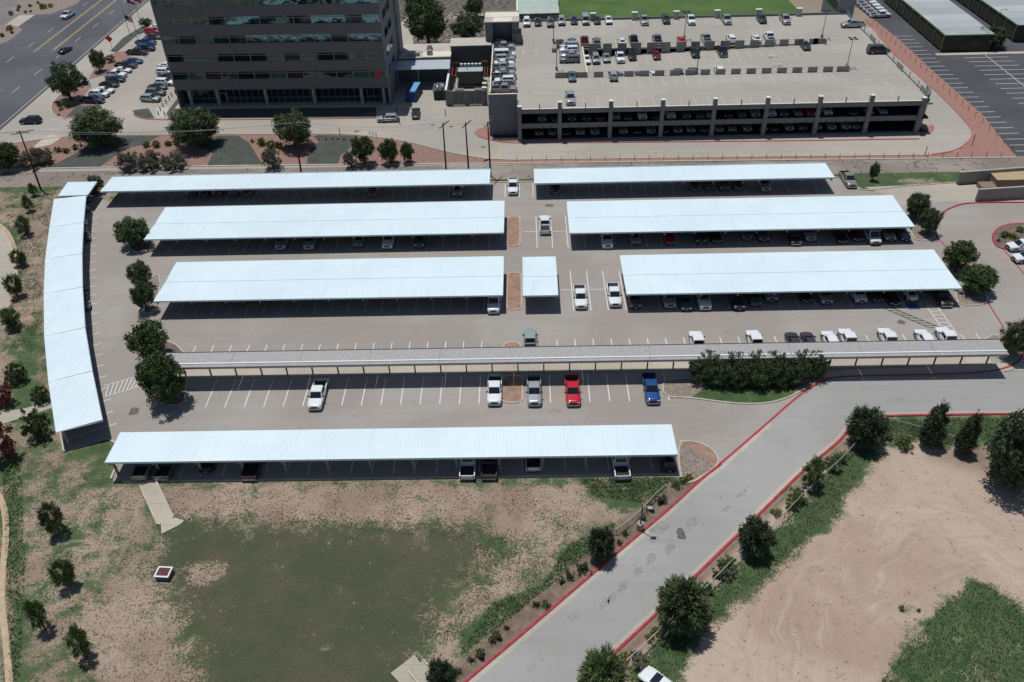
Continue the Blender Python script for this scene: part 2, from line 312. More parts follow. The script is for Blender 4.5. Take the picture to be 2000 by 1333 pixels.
def sd_poly(X, Y, poly):
    n = len(poly); ins = np.zeros(X.shape, bool); dm = np.full(X.shape, 1e9)
    for i in range(n):
        x0, y0 = poly[i]; x1, y1 = poly[(i+1) % n]
        c = ((y0 > Y) != (y1 > Y)); xi = (x1-x0)*(Y-y0)/(y1-y0 if abs(y1-y0) > 1e-9 else 1e-9)+x0
        ins ^= c & (X < xi)
        t = np.clip(((X-x0)*(x1-x0)+(Y-y0)*(y1-y0))/((x1-x0)**2+(y1-y0)**2+1e-9), 0, 1)
        dm = np.minimum(dm, np.hypot(X-x0-t*(x1-x0), Y-y0-t*(y1-y0)))
    return np.where(ins, dm, -dm)
def field():
    nx, ny = 300, 210; xs = np.linspace(-115, 125, nx); ys = np.linspace(20, 160, ny)
    X, Y = np.meshgrid(xs, ys); G = np.full(X.shape, 0.40); LW = np.zeros(X.shape); MU = np.zeros(X.shape); SA = np.zeros(X.shape)
    def put(A, px, val, soft=1.5):
        k = np.clip(sd_poly(X, Y, PG(px))/soft*0.5+0.5, 0, 1); k = k*k*(3-2*k); A[:] = A*(1-k)+val*k
    # left hillside
    put(G, [(-200, 356), (130, 358), (110, 376), (-200, 372)], 1.0, 1.0)
    put(G, [(0, 372), (110, 376), (70, 410), (-60, 420)], 0.62, 3)
    put(G, [(-40, 430), (28, 440), (46, 500), (34, 560), (0, 600), (-60, 620)], 0.9, 1.5)
    put(G, [(52, 560), (88, 560), (90, 730), (52, 690)], 0.62, 1.5)
    put(G, [(20, 650), (88, 650), (100, 840), (60, 830), (0, 800)], 0.85, 3)
    put(G, [(30, 790), (110, 800), (115, 880), (30, 900)], 0.75, 2)
    put(G, [(-20, 900), (38, 870), (50, 960), (60, 1120), (45, 1400), (5, 1400), (15, 1100)], 0.92, 2)
    put(G, [(60, 910), (140, 900), (200, 860), (235, 900), (225, 960), (240, 1000), (160, 1000), (90, 985)], 0.66, 3)
    put(G, [(60, 1040), (160, 1030), (280, 1080), (230, 1180), (120, 1200), (60, 1160)], 0.62, 3)
    put(G, [(80, 1260), (200, 1250), (150, 1400), (60, 1400)], 0.7, 2)
    put(G, [(120, 880), (215, 862), (225, 942), (180, 930), (150, 935)], 0.72, 1)
    put(G, [(225, 1160), (330, 1140), (390, 1400), (180, 1400)], 0.22, 4)
    put(G, [(100, 400), (120, 400), (105, 520), (100, 640), (80, 640), (84, 500)], 0.30, 1)
    # strip below the front carport
    put(G, [(310, 945), (1180, 940), (1240, 1020), (1000, 1030), (640, 1022), (360, 1010)], 0.04, 2.0)
    put(G, [(215, 938), (1330, 930), (1330, 950), (700, 956), (215, 956)], 0.70, 1)
    put(G, [(370, 945), (560, 950), (520, 975), (400, 980)], 0.5, 1.5)
    put(G, [(740, 960), (1000, 960), (960, 1000), (760, 990)], 0.42, 1.5)
    put(G, [(1120, 930), (1330, 930), (1270, 985), (1215, 1010), (1150, 970)], 0.86, 1.5)
    put(G, [(950, 1020), (1130, 990), (1160, 1060), (1060, 1150), (900, 1220), (930, 1090)], 0.52, 4)
    put(G, [(905, 1140), (960, 1120), (1010, 1150), (960, 1200), (870, 1290), (830, 1250)], 0.42, 2)
    put(G, [(960, 1175), (1060, 1140), (1110, 1060), (1200, 1020), (1205, 1035), (1130, 1100), (1010, 1200), (890, 1290), (880, 1270)], 0.95, 1.0)
    put(G, [(325, 1000), (640, 1018), (940, 1020), (970, 1060), (930, 1150), (860, 1200), (850, 1260), (850, 1500), (420, 1500), (370, 1340), (330, 1170), (285, 1110), (310, 1050)], 0.80, 3.0)
    put(LW, [(345, 1012), (430, 1016), (560, 1024), (640, 1030), (920, 1030), (932, 1050), (950, 1062), (925, 1090), (905, 1130), (872, 1150), (855, 1190), (838, 1240), (815, 1262), (840, 1340), (780, 1500), (440, 1500), (390, 1330), (370, 1230), (340, 1160), (300, 1110), (330, 1060)], 1.0, 4.5)
    put(LW, [(372, 1100), (435, 1095), (440, 1130), (395, 1145), (360, 1125)], 0.30, 1.0)
    put(G, [(372, 1100), (435, 1095), (440, 1130), (395, 1145), (360, 1125)], 0.30, 1.5)
    put(LW, [(530, 1110), (570, 1078), (575, 1085), (540, 1120)], 0.35, 0.6)
    put(MU, [(1326, 934), (1400, 915), (1204, 1080), (1000, 1254), (890, 1345), (850, 1345), (985, 1200), (1080, 1140), (1150, 1070), (1230, 1005)], 1.0, 0.5)
    put(G, [(1326, 945), (1400, 915), (1204, 1080), (1000, 1254), (890, 1345), (868, 1345), (985, 1218), (1090, 1140), (1165, 1070), (1240, 1005)], 0.12, 0.8)
    put(G, [(290, 950), (345, 1010), (330, 1050), (280, 1000)], 0.8, 1)
    # right field
    right = [(1648, 856), (1717, 815), (2600, 800), (2600, 1700), (900, 1500), (1199, 1280), (1441, 1048)]
    put(SA, right, 1.0, 0.5); put(G, right, 0.04, 0.5)
    put(G, [(1700, 813), (2500, 810), (2500, 846), (1960, 870), (1850, 880), (1800, 862), (1762, 880), (1712, 868)], 1.0, 1.2)
    put(MU, [(1880, 862), (2100, 880), (2100, 1010), (1990, 955), (1900, 915), (1820, 895)], 0.8, 2)
    put(G, [(1648, 870), (1712, 858), (1716, 900), (1662, 965), (1640, 1010), (1560, 1080), (1500, 1130), (1430, 1190), (1350, 1260), (1330, 1400), (1170, 1400), (1260, 1270), (1350, 1180), (1490, 1058), (1600, 945)], 1.12, 1.8)
    put(G, [(1905, 1128), (1960, 1155), (2100, 1250), (2100, 1500), (1640, 1500), (1712, 1320), (1775, 1250), (1790, 1205), (1850, 1165)], 0.96, 2.0)
    put(G, [(1760, 1175), (1795, 1180), (1790, 1200), (1762, 1200)], 0.7, 0.8)
    put(SA, [(1750, 1180), (1850, 1180), (1700, 1330), (1620, 1330)], 1.0, 3)
    put(MU, [(1594, 906), (1650, 858), (1672, 858), (1500, 1010), (1450, 1062), (1360, 1150), (1300, 1215), (1225, 1290), (1199, 1279), (1286, 1198), (1349, 1137), (1441, 1047)], 0.9, 0.5)
    put(G, [(1594, 906), (1650, 858), (1672, 858), (1500, 1010), (1450, 1062), (1360, 1150), (1300, 1215), (1225, 1290), (1199, 1279), (1286, 1198), (1349, 1137), (1441, 1047)], 0.35, 0.5)
    # grass beside the lot's back edge
    put(G, [(900, 343), (1060, 343), (1060, 358), (900, 358)], 1.0, 0.4)
    put(G, [(1630, 330), (2100, 325), (2100, 375), (1680, 372), (1630, 352)], 0.98, 0.6)
    put(G, [(1752, 350), (1820, 348), (1850, 356), (1770, 366)], 0.45, 1.0)
    put(G, [(170, 352), (240, 352), (225, 395), (180, 395)], 0.55, 0.8)
    vs = [(float(a), float(b), 0.0) for a, b in zip(X.ravel(), Y.ravel())]
    fs = [(j*nx+i, j*nx+i+1, (j+1)*nx+i+1, (j+1)*nx+i) for j in range(ny-1) for i in range(nx-1)]
    me = bpy.data.meshes.new('field'); me.from_pydata(vs, [], fs); me.materials.append(ground_mat())
    at = me.color_attributes.new('zone', 'FLOAT_COLOR', 'POINT')
    at.data.foreach_set('color', np.stack([G, LW, MU, SA], -1).astype(np.float32).ravel())
    o = bpy.data.objects.new('field', me); COL.objects.link(o); o['kind'] = 'structure'
field()

# ---------------- paved surfaces ----------------
LROAD_L = [(1500, 825), (1408, 907), (1367, 938), (1309, 993), (1204, 1081), (1000, 1256), (908, 1333), (700, 1510)]
LROAD_R = [(950, 1510), (1199, 1277), (1286, 1196), (1349, 1135), (1441, 1045), (1495, 993), (1561, 927), (1594, 900), (1640, 862), (1652, 846), (1668, 830), (1690, 820), (1717, 813), (1900, 810), (2400, 806)]
lot = PG([(186, 384), (150, 392), (112, 400), (100, 450), (95, 520), (92, 590), (93, 660), (102, 750), (127, 884), (213, 858), (238, 880), (220, 940), (1326, 932), (1370, 936)]) + \
      PG([(1500, 836), (1612, 742), (1680, 735), (1960, 728), (2060, 728), (2400, 728), (2400, 392), (1910, 398), (1690, 372), (1650, 352)]) + [(60, 152.2), (-64, 152.2), (-80, 152.2), (-80.5, 146)]
m = MB(); m.sheet(lot, 0.012); st('parking_lot', m, M_lot)
m = MB(); m.sheet(PG([(1400, 912), (1500, 830), (1612, 742), (1680, 735), (1960, 728), (2400, 728)]+LROAD_R[::-1]+LROAD_L[::-1][:-1]), 0.020); st('access_road', m, M_road)
m = MB(); m.sheet([(-118, 154.4), (104, 152.6), (104, 159.2), (-118, 161.6)], 0.008); st('alley', m, M_alley)
m = MB(); m.sheet([(-121.6, 161.2), (100, 159.0), (100, 240), (-121.6, 290)], 0.016); st('driveway', m, M_drive)
m = MB(); m.sheet([(-153.5, -100), (-121.8, -100), (-121.8, 900), (-153.5, 900)], 0.024); st('street', m, M_street)
m = MB(); m.sheet([(-320, 60), (-153.5, 60), (-153.5, 420), (-320, 420)], 0.006); st('far_parking_area', m, pavement_mat('far paving', (0.17, 0.165, 0.165), (0.21, 0.2, 0.2), (0.25, 0.23, 0.2), 0.1, 6, 6, 0.3))
m = MB(); m.sheet([(-158.5, 60), (-153.6, 60), (-153.6, 420), (-158.5, 420)], 0.014); st('sidewalk', m, M_walk)
m = MB(); m.sheet(PG([(1699, 33), (1755, 77), (1826, 143), (1918, 224), (1985, 305)])+[(104, 159.0), (240, 158), (330, 420), (84, 420)], 0.012); st('asphalt_lot', m, M_asph)
m = MB(); m.sheet(PG([(1688, 366), (1760, 363), (1875, 357), (1875, 362), (2100, 350), (2100, 396), (1900, 396), (1850, 394), (1760, 402), (1740, 385)]), 0.018); st('dock_apron', m, M_walk)
# meadow behind the garage, garden court behind the offices
m = MB(); m.sheet([(9.0, 231), (83, 229), (76, 420), (9.0, 420)], 0.03); st('meadow', m, M_meadow)
m = MB(); m.sheet([(-32, 217), (-1, 217), (8, 235), (8, 330), (-40, 330), (-40, 240)], 0.03); st('garden_court', m, M_stone)
m = MB(); m.sheet(PG([(783, 45), (800, 30), (808, 88), (785, 86)]), 0.05); m.sheet(PG([(868, 30), (945, 27), (945, 34), (868, 36)]), 0.05); st('garden_path', m, M_walk)

beds = [
 ('planting_bed', M_redsoil, [(-60, 296), (100, 269), (215, 265), (480, 263.5), (660, 262), (730, 268), (800, 278), (880, 300), (960, 312), (940, 319), (600, 322), (200, 327), (-60, 332)]),
 ('planting_bed', M_brick, [(1699, 44), (1745, 107), (1829, 179), (1883, 235), (1902, 258), (1898, 273), (1870, 296), (1819, 304), (1500, 307), (1000, 313.5), (950, 312), (940, 319), (1500, 314), (1985, 307.5), (1918, 224), (1826, 143), (1755, 77), (1699, 33)]),
 ('planting_bed', M_brick, [(928, 258), (935, 252), (957, 248), (1017, 258), (1017, 277), (985, 278), (950, 272), (930, 265)]),
 ('planting_bed', M_brick, [(1798, 247), (1820, 245), (1824, 252), (1813, 262), (1796, 266)]),
 ('planting_bed', M_redsoil, [(99, 212), (108, 195), (130, 176), (152, 168), (178, 168), (155, 203), (195, 205), (200, 214), (160, 226), (128, 233), (105, 224)]),
 ('planting_bed', M_redsoil, [(192, 122), (225, 103), (245, 100), (256, 112), (235, 125), (232, 138), (195, 150), (172, 156)]),
 ('planting_bed', M_grav, [(8, 30), (40, 4), (100, -18), (175, -18), (150, 8), (100, 28), (60, 30)]),
 ('planting_bed', M_grav, [(-40, 47), (35, 51), (44, 60), (15, 82), (-40, 100)]),
]
allb = {}
for nm, mt, px in beds: allb.setdefault(mt.name, (mt, []))[1].append(px)
for k, (mt, pls) in allb.items():
    m = MB()
    for px in pls: m.sheet(PG(px), 0.045)
    st('planting_bed', m, mt)
m = MB()
for px in ([(93, 328), (130, 310), (180, 281), (200, 267), (312, 266), (285, 282), (250, 290), (225, 305), (195, 327)],
           [(405, 325), (415, 300), (400, 290), (380, 285), (425, 266), (465, 265.5), (487, 280), (502, 305), (515, 324)],
           [(600, 322), (600, 300), (625, 275), (612, 268), (620, 264.5), (700, 266), (690, 285), (665, 305), (660, 321)],
           [(259, 216), (290, 212), (302, 232), (275, 232), (263, 227)], [(128, 230), (150, 208), (196, 206), (200, 213), (160, 224)],
           [(325, 222), (345, 195), (352, 190), (360, 207), (735, 206), (735, 230), (345, 232), (330, 232)],
           [(273, 55), (320, 42), (262, 74), (228, 103), (215, 101), (240, 75)]):
    m.sheet(PG(px), 0.055)
st('lawn_panel', m, M_turf)
m = MB()
for px in ([(60, 292), (86, 270), (104, 262), (120, 270), (100, 283)], [(304, 212), (330, 210), (322, 231), (306, 231)]): m.sheet(PG(px), 0.062)
st('stone_path', m, mat('pale flagstones', (0.40, 0.36, 0.31), 0.9, col2=(0.56, 0.52, 0.45), scale=1.5, detail=8))
# paths on the left hillside
m = MB()
outer = smooth_poly([(-60, 415), (8, 440), (30, 480), (34, 520), (28, 570), (10, 612), (-60, 660)], False)
m.strip(PG(outer), 2.6, 0.03, None, side=-1.6)
m.sheet(PG([(-30, 810), (50, 798), (102, 783), (104, 796), (60, 812), (-30, 838)]), 0.03)
lowp = [(-40, 930), (4, 970), (14, 1030), (6, 1110), (2, 1180), (14, 1260), (22, 1400)]
m.strip(PG(smooth_poly(lowp, False)), 4.0, 0.03, None, side=-2.8)
m.sheet(PG([(-60, 545), (15, 542), (12, 556), (-60, 560)]), 0.034)
st('footpath', m, M_walk)
m = MB(); m.strip(PG(outer), 0.55, 0.0, 0.06, side=0.0); m.strip(PG(smooth_poly(lowp, False)), 0.7, 0.0, 0.06); st('path_edging', m, M_tanpath)

def island(px, fill, kerb=M_kerb, it=2, z=0.14, wd=0.22, pts=None):
    pl = smooth_poly(pts or PG(px), True, it)
    if area(pl) < 0: pl = pl[::-1]
    k = MB(); k.strip(pl, wd, 0.0, z, closed=True, side=-wd/2 if False else wd/2); st('kerb', k, kerb)
    f = MB(); f.sheet(offset(pl, wd*0.6, True), z-0.03); st('planting_bed', f, fill)
def rrect(x0, x1, y0, y1, r=1.2, n=4):
    o = []
    for cx, cy, a0 in ((x1-r, y1-r, 0), (x0+r, y1-r, 90), (x0+r, y0+r, 180), (x1-r, y0+r, 270)):
        for i in range(n+1):
            a = R(a0+90*i/n); o.append((cx+r*math.cos(a), cy+r*math.sin(a)))
    return o
for (u0, v0, u1, v1) in ((988, 483, 1017, 424), (988, 607, 1020, 533), (982, 712, 1018, 669), (979, 789, 1022, 734)):
    x0, y0 = P(u0, v0); x1, _ = P(u1, v0); _, y1 = P(u0, v1)
    island(None, M_isl, pts=rrect(x0, x1, y0, y1, 1.0), it=0)
island([(246, 452), (262, 450), (300, 466), (292, 494), (258, 494), (250, 480)], M_mulch, it=1)
island([(268, 566), (296, 538), (318, 538), (305, 612), (276, 614), (268, 600)], M_rock, it=1)
island([(290, 668), (335, 664), (372, 700), (365, 760), (360, 794), (316, 793), (300, 770), (285, 720)], M_mulch, it=1)
island([(1766, 432), (1782, 400), (1828, 432), (1833, 466), (1790, 474), (1776, 452)], M_rock, it=1)
island([(1862, 568), (1882, 560), (1926, 575), (1932, 596), (1872, 600)], M_rock, it=1)
island([(1918, 655), (1990, 655), (1996, 672), (1980, 700), (1950, 703), (1932, 690)], M_rock, it=1)
island([(1322, 862), (1352, 861), (1380, 869), (1400, 886), (1406, 903), (1396, 917), (1345, 950), (1327, 938)], M_rock, it=1)
hedge_isl = [(1291, 744), (1296, 777), (1352, 779), (1400, 786), (1450, 791), (1500, 790), (1540, 779), (1575, 760), (1612, 742), (1680, 736), (1340, 738)]
island(hedge_isl, M_rock, it=1)
m = MB(); m.sheet(PG([(1350, 778), (1375, 760), (1420, 745), (1560, 752), (1548, 774), (1500, 788), (1450, 789), (1400, 784)]), 0.118); st('grass_patch', m, M_lush)
m = MB(); m.sheet(PG([(1330, 865), (1352, 864), (1378, 872), (1397, 888), (1402, 903), (1394, 914), (1358, 882)]), 0.118); st('soil_patch', m, M_isl)
# circular drive island with its red kerb
cx = smooth_poly([(2100, 436), (2000, 437), (1960, 440), (1940, 455), (1938, 468), (1948, 487), (2000, 489), (2100, 490)], False)
m = MB(); m.sheet(PG(cx), 0.12); st('planting_bed', m, M_mulch)
m = MB(); m.strip(PG(cx), 0.3, 0.0, 0.15); st('kerb', m, M_red)

# covered walkway's sidewalk strip and pad
m = MB(); m.box(-52.5, 66.8, 93.0, 95.0, 0.0, 0.13); m.prism(PG([(1600, 744), (1604, 733), (1612, 727), (1950, 711.5), (1985, 706), (1993, 700), (1996, 712), (1975, 725), (1940, 730.5), (1800, 735), (1690, 738)]), 0.0, 0.126)
st('walkway_slab', m, M_walk)
m = MB(); m.box(-52, 18.6, 72.72, 72.95, 0.0, 0.15); m.box(-80.0, 60.5, 152.0, 152.3, 0.0, 0.15)
m.strip(PG([(213, 858), (240, 875), (236, 890), (217, 936)]), 0.3, 0.0, 0.14)
m.strip(PG([(1630, 346), (1650, 352), (1678, 371), (1700, 372), (1760, 365), (1868, 357)]), 0.25, 0.0, 0.15)
m.strip(PG([(186, 384), (112, 400), (100, 450), (95, 520), (92, 590), (93, 660), (102, 750), (127, 884)]), 0.35, 0.0, 0.3)
st('kerb', m, M_kerb)

# red kerbs and gutters of the access road
def redk(px, name='kerb', z=0.15, wd=0.28, it=2, mt=None, side=0):
    m = MB(); m.strip(smooth_poly(PG(px), False, it), wd, 0.0, z, side=side); return st(name, m, mt or M_red)
redk(LROAD_L[1:]); redk(LROAD_R, mt=M_red)
redk([(1575, 762), (1612, 741), (1650, 737), (1700, 735), (1800, 733.5), (1930, 729), (1975, 717), (1994, 703), (1999, 688), (1992, 672), (1985, 664)], wd=0.32)
m = MB()
m.strip(PG(LROAD_L), 0.5, 0.026, None, side=0.45); m.strip(PG(LROAD_R), 0.45, 0.026, None, side=0.42)
st('gutter', m, M_walk)
m = MB()
m.strip(smooth_poly(PG([(1400, 912), (1440, 878), (1500, 826), (1540, 790), (1575, 762)]), False, 1), 0.30, 0.030, None)
for q in ([(1998, 640), (1960, 640), (1935, 600), (1905, 552), (1870, 505), (1832, 466)][1:], [(1959, 487), (2000, 535), (2060, 610)]):
    m.strip(smooth_poly(PG(q), False, 1), 0.22, 0.030, None)
st('fire_lane_line', m, M_red)
redk([(1832, 466), (1825, 450), (1828, 432), (1842, 414), (1870, 401), (1900, 396.5), (2000, 396), (2150, 398)], wd=0.25)
redk([(262, 226), (278, 234), (345, 235.5), (540, 234), (735, 231.5)], wd=0.25, mt=M_redfade)
redk([(928, 260), (935, 268), (955, 274), (985, 279), (1015, 280.5), (1200, 279), (1500, 276.5), (1795, 272)], wd=0.35, mt=M_redfade)
redk([(1690, 38), (1745, 107), (1829, 179), (1883, 235), (1900, 256), (1897, 273), (1870, 295), (1819, 303)], wd=0.3, mt=M_redfade)
redk([(1796, 266), (1814, 262), (1825, 252), (1820, 245)], wd=0.25, mt=M_redfade)
redk([(950, 311), (1000, 313), (1500, 306.5), (1819, 303.5)], wd=0.3, mt=M_kerb, it=0)
redk([(-60, 296), (100, 268.5), (215, 264.5), (480, 263), (660, 261.5), (730, 267.5), (800, 277.5), (880, 299.5), (950, 311)], wd=0.3, mt=M_kerb)
redk([(128, 234), (104, 225), (98, 212), (107, 195), (130, 175), (155, 166)], wd=0.3, mt=M_kerb)
redk([(-60, 333), (200, 328), (600, 323), (940, 320), (1985, 308.5)], wd=0.4, mt=M_kerb, it=0)

# ---------------- painted markings ----------------
def lines(name, segs, mt, wd=0.13, z=0.030):
    m = MB()
    for a, b in segs: m.strip([a, b], wd, z, None)
    return st(name, m, mt)
S = []
def row(x0, n, ya, yb, step=2.745): return [((x0+i*step, ya), (x0+i*step, yb)) for i in range(n)]
S += row(-78.3, 27, 146.0, 151.7)
S += row(4.3, 21, 145.6, 151.5); S += [((-1.2, 146), (-1.2, 151.5)), ((-4.0, 146), (-4.0, 151.5)), ((1.5, 146), (1.5, 151.5))]
S += row(-64.3, 22, 127.4, 138.6); S += row(10.4, 21, 127.0, 138.4)
S += row(-56.4, 20, 108.6, 119.6); S += row(18.35, 18, 108.0, 119.2)
for a, b in (((183, 365), (193, 608)), ((295, 365), (312, 608)), ((408, 360), (430, 605)), ((445, 783), (473, 1088)), ((570, 783), (606, 1088)), ((693, 783), (738, 1083)), ((818, 783), (875, 1083))):
    S.append((P(1000+a[0]/3.92, 330+a[1]/3.92), P(1000+b[0]/3.92, 330+b[1]/3.92)))
S += [(P(1020, 453.5), P(1108, 452)), (P(1095, 567), P(1182, 565.5)), (P(1026, 582), P(1092, 580))]
S += row(-53.7, 18, 95.8, 100.7); S += row(4.4, 24, 95.8, 100.7)
S += row(-45.4, 15, 86.6, 92.6); S += row(3.0, 7, 86.6, 92.6); S.append(((-1.2, 86.6), (-1.2, 92.6)))
S += row(-50.4, 26, 73.7, 78.9)
# stalls along the curved carport
arcin = [(-84.2, 143.5), (-80.5, 133.2), (-76.3, 122.4), (-72.0, 112.2), (-67.1, 101.2), (-61.9, 90.8), (-56.5, 80.6)]
for i in range(6):
    a, b = Vector(arcin[i]), Vector(arcin[i+1]); d = (b-a).normalized(); nn = Vector((-d.y, d.x)); nn = nn if nn.x > 0 else -nn
    for k in range(4):
        p = a+(b-a)*(k/4); S.append(((p-nn*5.2)[:], (p+nn*1.1)[:]))
lines('stall_lines', S, M_white)
# hatched crossings
def hatch(px, n, i0=0):
    p = [Vector(q) for q in PG(px)]; s = [(p[0], p[1]), (p[3], p[2])]
    for k in range(n+1):
        t = k/n; s.append((p[0].lerp(p[1], min(1, t+i0)), p[3].lerp(p[2], t)))
    return s
H = hatch([(203, 754), (286, 731), (280, 753), (206, 775)], 9, 0.12) + hatch([(1811, 601), (1884, 704), (1905, 702), (1832, 601)], 13) + hatch([(1800, 573), (1813, 600), (1835, 600), (1822, 570)], 4, .2)
H += hatch([(1966, 724), (1985, 705), (2060, 705), (2060, 724)], 5, 0.1)
H += [(P(1866, 656), P(1879, 656)), (P(1879, 656), P(1897, 685))]
lines('hatched_crossing', H, M_white, 0.12)
D = []
yD = lambda u, v: P(u, v, 6.72)
for i in range(24): D.append(((7.0+i*3.0, 171.6+0.2), (7.0+i*3.0, 177.4)))
for i in range(24): D.append(((9.6+i*2.75, 184.6), (9.6+i*2.75, 189.7)))
for i in range(29): D.append(((2.0+i*2.75, 224.6), (2.0+i*2.75, 229.6)))
for i in range(24): D.append(((9.6+i*2.75, 209.7), (9.6+i*2.75, 214.6)))
for i in range(11): D.append(((80.5, 179.5+i*2.9), (86.0, 179.5+i*2.9)))
for i in range(14): D.append(((-7.0, 180.0+i*2.75), (-1.6, 180.0+i*2.75)))
DH = [((79.5, 177.5), (86, 177.5)), ((79.5, 171.8), (79.5, 177.5))]+[((79.6+k, 177.4), (81.4+k, 171.9)) for k in range(6)]
lines('deck_stall_lines', D+DH, M_dim, 0.12, 6.712)
RL = []
ax0, ay = P(1843, 162.5); ax1, _ = P(1881, 162.5)
for i in range(26): RL.append(((ax0, 161.3+i*2.85), (ax1, 161.3+i*2.85)))
bx0, by = P(1865, 98); bxm = P(1912, 98)[0]
for i in range(18): RL.append(((bx0, by-i*2.95), (bx0+2*(bxm-bx0)-1, by-i*2.95)))
RL.append(((bxm, by+1), (bxm, by-55)))
lines('asphalt_stall_lines', RL, M_white, 0.14)
Y = []
for u0, v0, u1, v1 in ((66, 101, 199, 0), (102, 99, 229, 0)): Y.append((P(u0, v0), P(u1, v1)))
x1, y1 = Y[0][0]; x2, y2 = Y[1][0]
Y = [((x1, y1), (x1, 420)), ((x1+.45, y1), (x1+.45, 420)), ((x2, y2), (x2, 420)), ((x2+.45, y2), (x2+.45, 420)), (P(-10, 182), P(6, 175))]
Y += [(P(672, 252), P(677, 237)), (P(972, 307), P(982, 283)), (P(1779, 275), P(1802, 306))]
lines('yellow_lines', Y, M_yel, 0.16)
WL = [((-122.6, 60), (-122.6, 420))]
for u, v in ((20, 117), (62, 87), (99, 59), (134, 33), (166, 9), (31, 176), (75, 141), (116, 109), (152, 78), (187, 50), (218, 25), (245, 2)):
    x, y = P(u, v); WL.append(((x, y-2.2), (x, y+2.2)))
for i in range(14): WL.append(((-205, 236+i*3), (-196, 236+i*3)))
for i in range(18): WL.append(((-1.0+i*4.6, 164.6), (1.6+i*4.6, 164.5)))
for i in range(7):
    a = R(-70+i*22); WL.append(((88.5+6.0*math.cos(a), 171+6.0*math.sin(a)), (88.5+6.0*math.cos(a+.2), 171+6.0*math.sin(a+.2))))
lines('lane_lines', WL, M_dim, 0.16, 0.034)
m = MB(); bx, by = P(1783, 599); m.sheet([(bx-.9, by-.8), (bx+.9, by-.8), (bx+.9, by+.8), (bx-.9, by+.8)], 0.028); st('accessible_stall_marking', m, M_blue)
# white arrows on the deck
m = MB()
for u, v, a in ((1034, 60, 200), (1068, 67, 190), (1022, 101, 90), (1047, 101, 90), (1062, 167, 150), (1063, 182, 190), (1296, 167, 0), (1298, 178, 180), (1509, 108, 180), (1519, 125, 0), (1628, 53, 180), (1695, 157, 180), (1735, 164, 120), (1236, 56, 0)):
    x, y = P(u, v, 6.7); c, s = math.cos(R(a)), math.sin(R(a))
    tr = lambda pts: [(x+c*p-s*q, y+s*p+c*q) for p, q in pts]
    m.sheet(tr([(-1.2, -.1), (.3, -.1), (.3, .1), (-1.2, .1)]), 6.714); m.sheet(tr([(.3, -.35), (1.2, 0), (.3, .35)]), 6.714)
st('deck_arrows', m, M_dim)
m = MB()
for u, v, rx, ry in ((262, 804, .7, .8), (1073, 402, .9, .5), (1760, 630, .6, .6), (1330, 1044, .55, .85), (1150, 388, .3, .2), (845, 245, .5, .4), (697, 257, .6, .4), (881, 248, .5, .4), (944, 288, .5, .4)):
    x, y = P(u, v); m.sheet([(x+rx*math.cos(t*.5236)*(1+.25*math.sin(t*2.1+u)), y+ry*math.sin(t*.5236)*(1+.2*math.cos(t*1.7+v))) for t in range(12)], 0.036)
st('pavement_patches', m, mat('dark stain', (0.13, 0.12, 0.11), 0.9, var=0.3, scale=2))

m = MB()
for u, v, rx, ry in ((1288, 1032, 1.0, .9), (1277, 1053, .5, .5), (1120, 1205, .5, .35), (1352, 1022, .6, 1.0), (1308, 1070, .5, .9), (1272, 1092, .5, .8), (1246, 1117, .45, .7), (1216, 1146, .5, .8), (1195, 1168, .4, .8), (1180, 1180, .35, .7), (1420, 992, .3, .3), (1412, 996, .15, .2), (1447, 966, .25, .4), (1455, 960, .2, .35), (1440, 970, .15, .3), (1350, 836, .8, .3), (690, 812, .4, .15), (1220, 955, .2, .2)):
    x, y = P(u, v); m.sheet([(x+(rx*math.cos(t*.5236)+ry*.5*math.sin(t*.5236))*(1+.3*math.sin(t*2.1+u)), y+ry*math.sin(t*.5236)*(1+.25*math.cos(t*1.7+v))) for t in range(12)], 0.0365)
st('road_stains', m, mat('faint stain', (0.235, 0.23, 0.225), 0.9, col2=(0.31, 0.305, 0.30), scale=1.5, detail=9))
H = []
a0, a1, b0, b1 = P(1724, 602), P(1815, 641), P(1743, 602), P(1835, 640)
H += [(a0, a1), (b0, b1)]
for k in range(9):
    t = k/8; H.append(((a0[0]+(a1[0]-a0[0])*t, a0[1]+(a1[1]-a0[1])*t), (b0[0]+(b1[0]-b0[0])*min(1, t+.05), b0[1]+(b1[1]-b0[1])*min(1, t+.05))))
lines('dark_ladder_lines', H, mat('black ladder line', (.035, .033, .032), .9), .14)  # near-black strips laid on the lot in a ladder shape
# ================= carports =================
M_roof = mat('white roof metal', (0.665, 0.80, 0.85), 0.42, col2=(0.715, 0.855, 0.905), scale=0.35, detail=10, spec=0.4)
_n = NB('white roof sheet'); _st = _n.noise(1.0, 5, 0.7, 0.2, _n.mapv((1.4, 0.10, 1)))
_c = _n.mix(_n.rng(_n.noise(0.12, 5, 0.7), 0.38, 0.62), (0.655, 0.79, 0.84), (0.70, 0.835, 0.885)); _c = _n.mix(_n.rng(_st, 0.50, 0.72, 0, 0.30), _c, (0.55, 0.66, 0.70))
_br = _n.t.nodes.new('ShaderNodeTexBrick'); _br.offset = 0.5; _br.inputs['Scale'].default_value = 1; _br.inputs['Mortar Size'].default_value = 0.02; _br.inputs['Brick Width'].default_value = 0.9; _br.inputs['Row Height'].default_value = 40
_n.L(_n.tc.outputs['Object'], _br.inputs['Vector']); _c = _n.mix(_n.math('MULTIPLY', _br.outputs['Fac'], 0.10), _c, (0.45, 0.55, 0.58))
_n.done(_c, 0.42); _n.b.inputs['Specular IOR Level'].default_value = 0.4; M_roof = _n.m
M_under = mat('shade grey underside', (0.16, 0.16, 0.165), 0.7)  # roof undersides greyed to deepen the shade below them
M_steel = mat('carport steel', (0.30, 0.29, 0.27), 0.6, var=0.1, scale=2)
